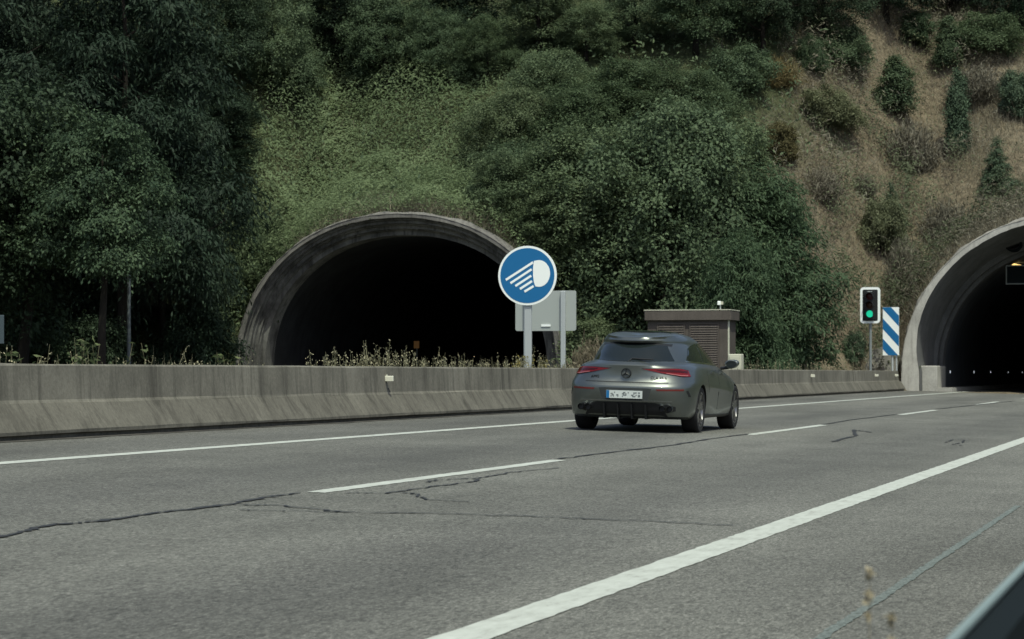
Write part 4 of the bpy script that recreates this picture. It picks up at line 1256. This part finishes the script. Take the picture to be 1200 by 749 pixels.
tmpl('column', crown_mesh("column_crown", [(0, 0, .7, .8, .8, .75), (.25, .1, 1.2, .68, .7, .8), (-.25, -.1, 1.5, .66, .62, .8), (.1, .2, 2.0, .66, .6, .8), (-.1, 0, 2.5, .56, .6, .8), (.1, -.1, 3.0, .46, .46, .75), (0, 0, 3.5, .28, .28, .5), (.55, .2, .9, .3, .3, .35), (-.5, .3, 1.9, .26, .3, .4), (.45, -.2, 2.4, .22, .25, .35)], 340, 26, .15, .17, .075, 109, .8, .2, inner=.5), trunk_mesh("column_trunk", 3.6, .07, 9, 6, .2), 4.0, 1.0)
tmpl('shrub1', crown_mesh("shrub_crown", lobes_round(10, 1.5, 2.4, 11, .12, .6), 330, 26, .17, .17, .085, 110, .75, .2, inner=.5), trunk_mesh("shrub_stem", 2.2, .06, 10, 7, .4, z0=.05), 2.4, 1.5)
tmpl('shrub2', crown_mesh("shrub_crown", lobes_round(11, 1.8, 2.1, 13, .08, .66), 360, 26, .18, .17, .08, 111, .75, .3, inner=.5), trunk_mesh("shrub_stem", 2.0, .06, 11, 7, .45, z0=.05), 2.1, 1.8)

def twiggy(name, seed, R, H, n, L, W, m):
    g = np.random.default_rng(seed)
    d = unit(np.stack([g.normal(size=n) * .8, g.normal(size=n) * .8, np.abs(g.normal(size=n)) + .35], 1))
    r = g.random(n) ** .6
    ce = g.normal(size=(5, 3)) * np.array([R * .42, R * .42, 0]); ks = .45 + .5 * g.random(5); w_ = g.integers(0, 5, n)
    c = ce[w_] + d * (r * ks[w_])[:, None] * np.array([R, R, H])
    c += g.normal(size=(n, 3)) * .10
    tan = d + g.normal(size=(n, 3)) * .45 + np.array([0, 0, .35])
    return quads_mesh(name, leaf_arrays(c, g.normal(size=(n, 3)), tan, L * (.6 + .8 * g.random(n)), W), m)
tmpl('twig', twiggy("twiggy_crown", 12, 1.5, 1.9, 5200, .34, .035, None), trunk_mesh("shrub_stem", 1.6, .05, 12, 9, .5, z0=.02), 2.0, 1.5)

def plant(kind, name, px, t, top, width, leaf, label, cat, group=None, rot=None, X=None, zoff=0.0):
    """px: column of the photo, t: station along the road, top: row of its tip, width: metres across"""
    crown, trunk, H, R = TP[kind]
    if isinstance(t, tuple):                 # row of the photo where its foot meets the slope, crown width in pixels
        row = t[0]; d0 = ray(px, row); t = 92.0
        while t < 220 and HC + d0.z / d0.y * t > tz(d0.x / d0.y * t, t): t += .2
        width = width * (d0.x * -ST + d0.y * CT) / d0.y * t / F
    p = at_t(px, t, top)
    x = p.x if X is None else X
    zb = tz(x, t) - 0.1
    h = max(p.z - zb, 0.5)
    root = tag(empty(name, (x, t, zb), rnd.uniform(0, 6.28) if rot is None else rot), label, cat, group)
    s = (width / 2 / R, width / 2 / R, h / H)
    root.scale = s
    c = link("crown", crown, None, root)
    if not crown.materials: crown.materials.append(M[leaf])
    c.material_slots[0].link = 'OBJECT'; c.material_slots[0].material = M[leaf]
    if trunk is not None: link("trunk", trunk, None, root)
    return root

G_LEFT = "dark trees of the wood left of the tunnel"
G_TOP = "dark trees along the top of the slope"
G_MID = "bushy green trees on the slope between the tunnels"
G_SH = "shrubs scattered over the slopes"
TREES = [
 # --- the dark wood on the left
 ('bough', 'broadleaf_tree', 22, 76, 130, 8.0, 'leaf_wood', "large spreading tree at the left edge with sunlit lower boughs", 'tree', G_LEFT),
 ('layer1', 'feathery_tree', 150, 88, -90, 10.0, 'leaf_feathery', "tall feathery tree rising behind the thin grey pole", 'tree', G_LEFT),
 ('layer2', 'feathery_tree', 192, 93, -10, 5.4, 'leaf_feathery', "feathery dark tree beside the left tunnel arch", 'tree', G_LEFT),
 ('layer2', 'feathery_tree', 60, 92, -120, 11, 'leaf_feathery', "dark feathery tree deep in the wood at the upper left", 'tree', G_LEFT),
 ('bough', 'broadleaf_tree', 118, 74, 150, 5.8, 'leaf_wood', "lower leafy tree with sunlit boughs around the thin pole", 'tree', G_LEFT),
 ('layer1', 'feathery_tree', -30, 86, -60, 11, 'leaf_feathery', "tall dark tree cut off by the left edge", 'tree', G_LEFT),
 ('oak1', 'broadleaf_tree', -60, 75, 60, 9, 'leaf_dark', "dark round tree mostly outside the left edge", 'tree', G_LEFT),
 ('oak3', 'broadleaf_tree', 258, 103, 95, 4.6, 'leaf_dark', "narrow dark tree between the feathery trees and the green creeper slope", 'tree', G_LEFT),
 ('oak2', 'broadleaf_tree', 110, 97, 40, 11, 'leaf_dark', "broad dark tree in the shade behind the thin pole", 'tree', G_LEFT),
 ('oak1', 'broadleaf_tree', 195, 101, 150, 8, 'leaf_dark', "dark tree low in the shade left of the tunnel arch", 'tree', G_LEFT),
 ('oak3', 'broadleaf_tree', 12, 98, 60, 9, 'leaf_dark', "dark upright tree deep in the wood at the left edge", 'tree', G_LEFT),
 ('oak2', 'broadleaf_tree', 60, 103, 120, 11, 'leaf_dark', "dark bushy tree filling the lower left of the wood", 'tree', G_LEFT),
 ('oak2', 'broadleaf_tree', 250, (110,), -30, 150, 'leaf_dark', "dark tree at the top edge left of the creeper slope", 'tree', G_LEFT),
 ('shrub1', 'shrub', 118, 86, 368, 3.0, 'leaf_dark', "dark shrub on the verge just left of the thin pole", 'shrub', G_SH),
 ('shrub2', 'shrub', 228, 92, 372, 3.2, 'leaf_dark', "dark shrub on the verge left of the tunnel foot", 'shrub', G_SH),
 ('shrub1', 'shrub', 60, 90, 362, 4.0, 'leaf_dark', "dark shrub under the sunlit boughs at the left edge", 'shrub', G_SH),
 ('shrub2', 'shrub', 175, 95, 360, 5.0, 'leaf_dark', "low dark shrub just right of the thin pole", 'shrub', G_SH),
 ('shrub1', 'shrub', 246, 96.6, 322, 2.0, 'leaf_mid', "green shrub climbing beside the stained tunnel arch", 'shrub', G_SH),
 ('shrub2', 'shrub', 297, 97.6, 262, 3.2, 'leaf_light', "pale green shrub on the left shoulder of the stained arch", 'shrub', G_SH),
 # --- the top row, left to right
 ('oak2', 'broadleaf_tree', 318, (118,), -25, 130, 'leaf_mid', "dark green tree above the left end of the creeper slope", 'tree', G_TOP),
 ('oak1', 'broadleaf_tree', 345, (124,), 52, 84, 'leaf_mid', "round bush like tree at the upper left of the creeper slope", 'tree', G_TOP),
 ('oak3', 'broadleaf_tree', 395, (82,), -60, 130, 'leaf_dark', "dark tree at the top edge above the left tunnel", 'tree', G_TOP),
 ('oak1', 'broadleaf_tree', 452, (108,), -12, 118, 'leaf_mid', "rounded tree with dark hollow overlooking the middle of the creeper slope", 'tree', G_TOP),
 ('oak2', 'broadleaf_tree', 512, (100,), 14, 96, 'leaf_mid', "olive green tree above the right half of the creeper slope", 'tree', G_TOP),
 ('oak2', 'broadleaf_tree', 572, (92,), 22, 86, 'leaf_light', "pale green tree near the top edge left of the picture centre", 'tree', G_TOP),
 ('oak3', 'broadleaf_tree', 540, (48,), -80, 120, 'leaf_dark', "dark tree at the top edge behind the olive green tree", 'tree', G_TOP),
 ('oak3', 'broadleaf_tree', 632, (62,), -60, 120, 'leaf_mid', "tall tree at the top edge above the round blue sign", 'tree', G_TOP),
 ('oak1', 'broadleaf_tree', 688, (72,), 2, 92, 'leaf_mid', "small round tree near the top edge above the grey sign back", 'tree', G_TOP),
 ('oak2', 'broadleaf_tree', 745, (58,), -50, 110, 'leaf_mid', "dark tree at the top edge above the car", 'tree', G_TOP),
 ('oak3', 'broadleaf_tree', 815, (66,), -70, 110, 'leaf_mid', "tree with open dark crown at the top edge right of centre", 'tree', G_TOP),
 ('oak1', 'broadleaf_tree', 893, (66,), -70, 120, 'leaf_dark', "very dark tree at the top edge left of the dry slope", 'tree', G_TOP),
 ('oak2', 'broadleaf_tree', 965, (44,), -60, 130, 'leaf_dark', "dark tree at the top edge over the middle of the dry slope", 'tree', G_TOP),
 ('oak1', 'broadleaf_tree', 1040, (26,), -90, 130, 'leaf_dark', "dark tree at the top edge over the conical bush", 'tree', G_TOP),
 ('oak3', 'broadleaf_tree', 1115, (18,), -90, 130, 'leaf_dark', "dark tree at the top edge near the right corner", 'tree', G_TOP),
 ('oak2', 'broadleaf_tree', 1195, (42,), -80, 120, 'leaf_dark', "dark tree filling the upper right corner", 'tree', G_TOP),
 ('oak1', 'broadleaf_tree', 1290, (40,), -80, 150, 'leaf_dark', "dark tree beyond the right edge", 'tree', G_TOP),
 # --- the green mass between the tunnels
 ('mass1', 'broadleaf_tree', 598, (215,), 104, 130, 'leaf_light', "pale green bushy tree above the right shoulder of the left tunnel", 'tree', G_MID),
 ('mass1', 'broadleaf_tree', 645, (150,), 58, 120, 'leaf_mid', "rounded green tree high on the slope above the round blue sign", 'tree', G_MID),
 ('mass2', 'broadleaf_tree', 735, (160,), 66, 140, 'leaf_light', "light green broad tree in the upper middle of the slope", 'tree', G_MID),
 ('mass1', 'broadleaf_tree', 812, (180,), 84, 130, 'leaf_light', "green tree bordering the dry grass at mid slope", 'tree', G_MID),
 ('mass2', 'broadleaf_tree', 690, (200,), 90, 130, 'leaf_light', "green tree in the centre of the slope above the grey sign back", 'tree', G_MID),
 ('mass2', 'broadleaf_tree', 640, 101, 160, 6.2, 'leaf_mid', "dark green tree directly above the round blue sign", 'tree', G_MID),
 ('mass1', 'broadleaf_tree', 698, 99, 150, 7.4, 'leaf_mid', "large bushy tree behind the grey sign back", 'tree', G_MID),
 ('mass1', 'broadleaf_tree', 775, 98, 122, 8.2, 'leaf_mid', "largest bushy tree rising behind the brown cabin", 'tree', G_MID),
 ('mass2', 'broadleaf_tree', 842, 102, 138, 6.0, 'leaf_mid', "upright green tree behind the tree with long green fronds", 'tree', G_MID),
 ('mass2', 'broadleaf_tree', 588, (262,), 176, 96, 'leaf_mid', "small dark green tree hanging over the right shoulder of the left arch", 'tree', G_MID),
 ('oak3', 'broadleaf_tree', 640, 96.8, 214, 3.4, 'leaf_mid', "dark tree standing between the left arch and the round blue sign", 'tree', G_MID),
 ('acacia', 'spreading_tree', 897, 100.6, 196, 5.7, 'leaf_acacia', "spreading tree with long green fronds left of the traffic light", 'tree', None, 0.1),
 ('acacia', 'spreading_tree', 868, 93, 270, 3.6, 'leaf_acacia', "smaller spreading tree just right of the brown cabin", 'tree', None),
 ('shrub1', 'shrub', 688, 95, 372, 2.4, 'leaf_light', "pale scrubby bush beside the grey sign post", 'shrub', G_SH),
 ('twig', 'dry_shrub', 700, 91.5, 388, 2.2, 'leaf_brown', "brown dry bush above the barrier beside the car", 'shrub', G_SH),
 # --- shrubs of the dry slope
 ('column', 'conical_bush', 1050, (137,), 66, 54, 'leaf_mid', "conical green bush in the upper middle of the dry slope", 'shrub', G_SH),
 ('shrub1', 'shrub', 1073, (56,), 12, 46, 'leaf_mid', "round green bush near the top edge of the dry slope", 'shrub', G_SH),
 ('column', 'tall_bush', 1111, (80,), 20, 42, 'leaf_mid', "tall green bush at the upper right of the dry slope", 'shrub', G_SH),
 ('column', 'tall_bush', 1122, (186,), 82, 36, 'leaf_conifer', "tall narrow dark bush right of the conical bush", 'shrub', G_SH),
 ('conifer', 'small_conifer', 1168, (226,), 158, 50, 'leaf_conifer', "small dark conifer right of the narrow bush above the right tunnel", 'tree', G_SH),
 ('conifer', 'small_conifer', 1044, (276,), 212, 42, 'leaf_conifer', "small green conifer low on the dry slope", 'tree', G_SH),
 ('shrub1', 'shrub', 1193, (138,), 82, 50, 'leaf_conifer', "dark round bush cut off by the right edge", 'shrub', G_SH),
 ('twig', 'dry_shrub', 1062, (206,), 132, 76, 'leaf_brown', "grey brown twiggy bush below the conical bush", 'shrub', G_SH),
 ('twig', 'dry_shrub', 970, (238,), 192, 62, 'leaf_brown', "dark twiggy bush above the tree with long green fronds", 'shrub', G_SH),
 ('twig', 'dry_shrub', 1010, (232,), 200, 34, 'leaf_brown', "small dry bush between the twiggy bush and the small green conifer", 'shrub', G_SH),
 ('shrub2', 'shrub', 990, (76,), 34, 70, 'leaf_mid', "wide dark green bush at the top of the dry slope", 'shrub', G_SH),
 ('shrub2', 'shrub', 952, (84,), 46, 36, 'leaf_mid', "small green bush left of the wide dark bush", 'shrub', G_SH),
 ('shrub2', 'shrub', 972, (152,), 108, 76, 'leaf_olive', "low olive bush in the middle of the dry slope", 'shrub', G_SH),
 ('shrub1', 'yellowing_bush', 918, (192,), 142, 44, 'leaf_ochre', "yellowing ochre bush at the left edge of the dry slope", 'shrub', G_SH),
 ('twig', 'dry_shrub', 915, (104,), 58, 70, 'leaf_ochre', "rusty dry bush under the very dark tree", 'shrub', G_SH),
 ('twig', 'dry_shrub', 1066, (348,), 270, 56, 'leaf_brown', "dry bush beside the pale ring of the right tunnel", 'shrub', G_SH),
 ('shrub2', 'shrub', 1032, (298,), 240, 62, 'leaf_olive', "olive bush above the traffic light", 'shrub', G_SH),
 ('shrub1', 'shrub', 1001, (428,), 388, 30, 'leaf_conifer', "small dark bush left of the traffic light post", 'shrub', G_SH),
 ('shrub2', 'shrub', 862, (112,), 60, 84, 'leaf_mid', "bush at the boundary of the green mass and the dry slope", 'shrub', G_SH),
 ('shrub2', 'shrub', 1160, (62,), 20, 90, 'leaf_light', "pale green bush under the dark trees in the upper right", 'shrub', G_SH),
 ('twig', 'dry_shrub', 1110, (286,), 226, 70, 'leaf_brown', "dry bush close above the right tunnel ring", 'shrub', G_SH),
 ('twig', 'dry_shrub', 1150, (120,), 72, 80, 'leaf_brown', "brown bush between the tall green bush and the right edge", 'shrub', G_SH),
]
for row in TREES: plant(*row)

# ---- ground cover that nobody could count
def scatter(n, x0, x1, t0, t1, prob, g):
    X = x0 + (x1 - x0) * g.random(n); T = t0 + (t1 - t0) * g.random(n)
    k = g.random(n) < prob(X, T)
    X, T = X[k], T[k]
    Z = terr(X, T)
    e = .15
    nx = (terr(X - e, T) - terr(X + e, T)) / (2 * e); ny = (terr(X, T - e) - terr(X, T + e)) / (2 * e)
    ok = (np.abs(nx) < 6) & (np.abs(ny) < 6)
    N = unit(np.stack([nx, ny, np.ones_like(nx)], 1))
    return X[ok], T[ok], Z[ok], N[ok]

def outside_mouths(X, T):
    ok = np.ones_like(X)
    for tp, cx, cz, r in ((TPL, CXL, CZL, RL), (TPR, CXR, CZR, RR)):
        ok = ok * ~((np.abs(X - cx) < r + .1) & (T < tp + .75))
    return ok

def hill_mask(X, T): return (terr(X, T) > 0.75) * outside_mouths(X, T)

def cover(name, n, box, prob, L, W, lift, leafm, seed, label_kind='stuff', droop=.2, align=.55, nz=.7):
    g = np.random.default_rng(seed)
    X, T, Z, N = scatter(n, *box, prob, g)
    c = np.stack([X, T, Z], 1)
    k = len(c)
    lump = 0.35 + 1.3 * np.clip(snoise(X, T, 1.6, 8) + snoise(X, T, .7, 9) * .6 + .45, 0, 1)
    if lift == 1.0: lump = .25 + 1.6 * np.clip(snoise(X, T, 2.8, 8) + snoise(X, T, 1.1, 9) * .7 + .42, 0, 1.1)
    c += N * (lift * lump * g.random(k) ** .6)[:, None]
    hang = (T - TPL < 1.5) & (np.abs(X - CXL) < RL + .4)     # sprays hanging over the rim of the left arch
    c[:, 1] -= np.where(hang, g.random(k) ** 2 * .95, 0); c[:, 2] -= np.where(hang, g.random(k) ** 2 * .35, 0)
    nr = N * align + g.normal(size=(k, 3)) * (1.1 - align) + np.array([0, -.1, .3])
    tan = g.normal(size=(k, 3)) + np.array([0, -.4, -droop])
    s = .6 + .8 * g.random(k)
    var = np.clip(.5 + snoise(X, T, 2.2, 4) * nz + (g.random(k) - .5) * nz, 0, 1)
    me = quads_mesh(name, leaf_arrays(c, nr, tan, L * s, W * s), M[leafm], var)
    return tag(link(name, me), kind='stuff')

def vine_mask(X, T):
    r = X / T
    n = snoise(X, T, 5, 12) * .05
    return hill_mask(X, T) * sstep(-.405, -.375, r + n) * (1 - sstep(-.275, -.245, r + n)) * (1 - sstep(115, 119, T + n * 60))
cover("creeper_cover", 210000, (-47, -20, 92, 122), vine_mask, .17, .055, 1.0, 'leaf_vine', 21, align=.75, nz=.45)
cover("undergrowth", 150000, (-75, 34, 84, 150), lambda X, T: hill_mask(X, T) * (1 - dryness(X, T)) * (1 - vine_mask(X, T) * .7), .22, .09, 1.25, 'leaf_mid', 22)
cover("scrub_cover", 75000, (-22, 12, 100, 135), lambda X, T: hill_mask(X, T) * dryness(X, T) * sstep(-.15, .25, snoise(X, T, 2.6, 31) + snoise(X, T, .9, 32) * .7), .13, .05, .8, 'leaf_olive', 23)
cover("dry_scrub", 50000, (-22, 14, 100, 140), lambda X, T: hill_mask(X, T) * dryness(X, T) * sstep(.0, .2, snoise(X, T, 3.6, 41) + snoise(X, T, 1.0, 42) * .5), .30, .035, .9, 'leaf_brown', 24, droop=-.6)

def blades(name, n, box, prob, h0, h1, w, leafm, seed, lean=.35):
    g = np.random.default_rng(seed)
    X, T, Z, N = scatter(n, *box, prob, g)
    k = len(X)
    b = np.stack([X, T, Z - .03], 1)
    h = (h0 + (h1 - h0) * g.random(k) ** 1.5) * (.7 + .8 * np.clip(snoise(X, T, 1.3, 14) + .5, 0, 1))
    d = np.stack([g.normal(size=k) * lean, g.normal(size=k) * lean - .12, np.ones(k)], 1)
    a = g.random(k) * 2 * pi
    side = np.stack([np.cos(a), np.sin(a), np.zeros(k)], 1) * w * (.6 + .8 * g.random(k))[:, None]
    v = np.stack([b - side, b + side, b + d * h[:, None]], 1).reshape(-1, 3)
    var = np.clip(.5 + snoise(X, T, 2.6, 15) * .7 + snoise(X, T, .8, 16) * .5 + (g.random(k) - .5) * .6, 0, 1)
    return tag(link(name, quads_mesh(name, v, M[leafm], var, k=3)), kind='stuff')
cover("low_scrub", 190000, (-22, 6, 100, 138), lambda X, T: hill_mask(X, T) * dryness(X, T) * sstep(.0, .22, snoise(X, T, 4.2, 81) + snoise(X, T, 1.3, 82) * .7), .15, .05, 1.3, 'leaf_olive', 28)
cover("grey_scrub", 100000, (-22, 6, 100, 138), lambda X, T: hill_mask(X, T) * dryness(X, T) * sstep(-.02, .22, snoise(X, T, 3.4, 91) + snoise(X, T, 1.1, 92) * .7), .26, .028, 1.2, 'leaf_brown', 29, droop=-.8)
blades("crown_grass", 9000, (CXL - 5, CXL + 6, TPL + .6, TPL + 7), lambda X, T: hill_mask(X, T) * sstep(-.15, .2, snoise(X, T, 2.2, 63)), .2, .75, .016, 'straw', 30, .5)
blades("tall_straw", 26000, (-22, 6, 102, 136), lambda X, T: hill_mask(X, T) * dryness(X, T) * sstep(.1, .3, snoise(X, T, 3.0, 95) + .4 * snoise(X, T, .9, 96)), .5, 1.1, .014, 'straw', 33, .3)
blades("dry_grass", 230000, (-22, 18, 102, 142), lambda X, T: hill_mask(X, T) * np.clip(dryness(X, T) * 1.2, 0, 1) * (.35 + .65 * sstep(-.2, .1, snoise(X, T, 2.0, 51))), .12, .55, .016, 'straw', 25, .75)
blades("sparse_grass", 26000, (-45, -18, 92, 125), lambda X, T: hill_mask(X, T) * .5 * sstep(.05, .25, snoise(X, T, 4.0, 61)), .2, .6, .016, 'straw', 26)

# verge growth behind the barrier
def weeds():
    def fringe(X, T): return np.where((X < -12.62) & (X > -13.6), .25 + .75 * sstep(-.15, .2, snoise(T, X * 0, 3.0, 71)) * sstep(40, 46, T), 0)
    blades("verge_grass", 9000, (-13.6, -12.62, 28, 101), lambda X, T: np.where(T > 43, .9, .35) * (.3 + .7 * sstep(-.2, .2, snoise(X * 0, T, 2.3, 72))), .50, .84, .010, 'weed', 27, .10)
    g = np.random.default_rng(31)
    def stalk_mesh(name, n, H, kind, seed):
        g = np.random.default_rng(seed); C, NN, TT, LL, WW = [], [], [], [], []
        mb = MB()
        for i in range(n):
            bx, by = g.normal(size=2) * .09
            dx, dy = g.normal(size=2) * .13
            h = H * (.65 + .45 * g.random())
            mb.tube([(bx, by, -.05), (bx + dx * .4, by + dy * .4, h * .5), (bx + dx, by + dy, h)], [.008, .006, .003], 4)
            m_ = 26 if kind == 'seed' else 20
            for j in range(m_):
                f = (.45 + .55 * g.random()) if kind == 'seed' else (.15 + .85 * g.random())
                C.append((bx + dx * f, by + dy * f, h * f) + g.normal(size=3) * (.02 if kind == 'seed' else .035))
                NN.append(g.normal(size=3)); TT.append(np.array([g.normal(), g.normal(), .7 if kind == 'seed' else .1]))
                LL.append(.055 if kind == 'seed' else .11); WW.append(.03 if kind == 'seed' else .035)
        return mb.mesh("stems"), quads_mesh(name, leaf_arrays(np.array(C), np.array(NN), np.array(TT), np.array(LL), np.array(WW)), None)
    seed_t = [stalk_mesh("seed_heads", 7, 1.15, 'seed', 40 + k) for k in range(3)]
    leaf_t = [stalk_mesh("leaves", 5, 1.1, 'leaf', 50 + k) for k in range(3)]
    GG = "green weeds standing above the barrier left of the left tunnel"
    def put(px, d, h, tpl, m, name, label, group):
        X = -12.85 - d
        t = t_on_line(px, X)
        root = tag(empty(name, (X, t, .34), rnd.uniform(0, 6.28)), label, 'weed', group)
        k = h / 1.15
        root.scale = (1, 1, k)
        st = link("stems", tpl[0], None, root)
        if not tpl[0].materials: tpl[0].materials.append(M['weed'])
        o = link(tpl[1].name.split('.')[0], tpl[1], None, root)
        if not tpl[1].materials: tpl[1].materials.append(m)
        o.material_slots[0].link = 'OBJECT'; o.material_slots[0].material = m
        for q in (o, st): q['kind'] = 'stuff'
    # the row of dry weeds: one mass
    gw = np.random.default_rng(77)
    C, NN, TT, LL = [], [], [], []
    SV = MB()
    for px in list(np.arange(366, 676, 1.25)) + list(np.arange(868, 1010, 2.5)) + list(np.arange(2, 290, 7.0)):
        big = .02 + .11 * exp(-((px - 440) / 26) ** 2) + .09 * exp(-((px - 470) / 60) ** 2) + .13 * exp(-((px - 615) / 30) ** 2) + (.12 if px > 860 else 0)
        X = -12.85 - gw.random() * .9
        t = t_on_line(px + gw.normal() * 3, X)
        h = .86 + big * (.5 + gw.random()) + gw.random() ** 4 * .24
        dx, dy = gw.normal(size=2) * .12
        SV.tube([(X, t, .3), (X + dx * .5, t + dy * .5, .34 + h * .6), (X + dx, t + dy, .34 + h)], [.008, .006, .003], 4, False)
        for j in range(16):
            f = .55 + .45 * gw.random()
            C.append(np.array((X + dx * f, t + dy * f, .34 + h * f)) + gw.normal(size=3) * .022)
            NN.append(gw.normal(size=3)); TT.append(np.array([gw.normal(), gw.normal(), .8])); LL.append(.026 + .022 * gw.random())
    tag(link("dry_weed_stems", SV, M['weed']), kind='stuff')
    tag(link("dry_weeds", quads_mesh("dry_weeds", leaf_arrays(np.array(C), np.array(NN), np.array(TT), np.array(LL), np.array(LL) * .5), M['weed'])), kind='stuff')
    for px, h, lab in ((602, 1.12, "tall yellow weed just left of the round sign post"), (627, 1.10, "yellow weed just right of the round sign post"), (636, 1.06, "short yellow weed between the two sign posts")):
        put(px, .3, h, seed_t[px % 3], M['weed_yellow'], 'yellow_weed', lab, "yellow weeds around the round sign post")
    for px, h, lab in ((20, 1.10, "leafy green weed above the barrier near the left edge"), (98, 1.28, "tallest leafy green weed above the barrier left of the thin pole"),
                       (112, 1.12, "leafy green weed leaning beside the tallest one"), (186, 1.10, "leafy green weed above the barrier right of the thin pole"), (260, 1.12, "leafy green weed just left of the tunnel foot")):
        put(px, .15, h, leaf_t[px % 3], M['weed_green'], 'green_weed', lab, GG)
    # two pale grass heads close to the camera
    for px, py, dp, lab in ((1018, 668, 4.2, "blurred pale grass head near the lower right, the taller one"), (1044, 722, 4.0, "blurred pale grass head near the bottom edge, the shorter one")):
        d = ray(px, py); u = dp / (d.x * -ST + d.y * CT)
        p = Vector((0, 0, HC)) + d * u
        root = tag(empty("grass_stalk", (p.x, p.y, -.06)), lab, 'grass', None)
        H = p.z + .06
        link("stem", MB().tube([(-.02, 0, 0), (0, 0, H * .6), (.002, 0, H)], [.0016, .0014, .0008], 5), M['pale_seed'], root)
        C = [(g.normal() * .003, g.normal() * .003, H - f) for f in (0, .004, .012, .038, .044, .052, .075, .08) for _ in range(4)]
        C = np.array(C)
        link("seed_head", quads_mesh("seed_head", leaf_arrays(C, g.normal(size=C.shape), g.normal(size=C.shape) * .5 + np.array([0, 0, 1]), .020, .010), M['pale_seed']), None, root)
weeds()
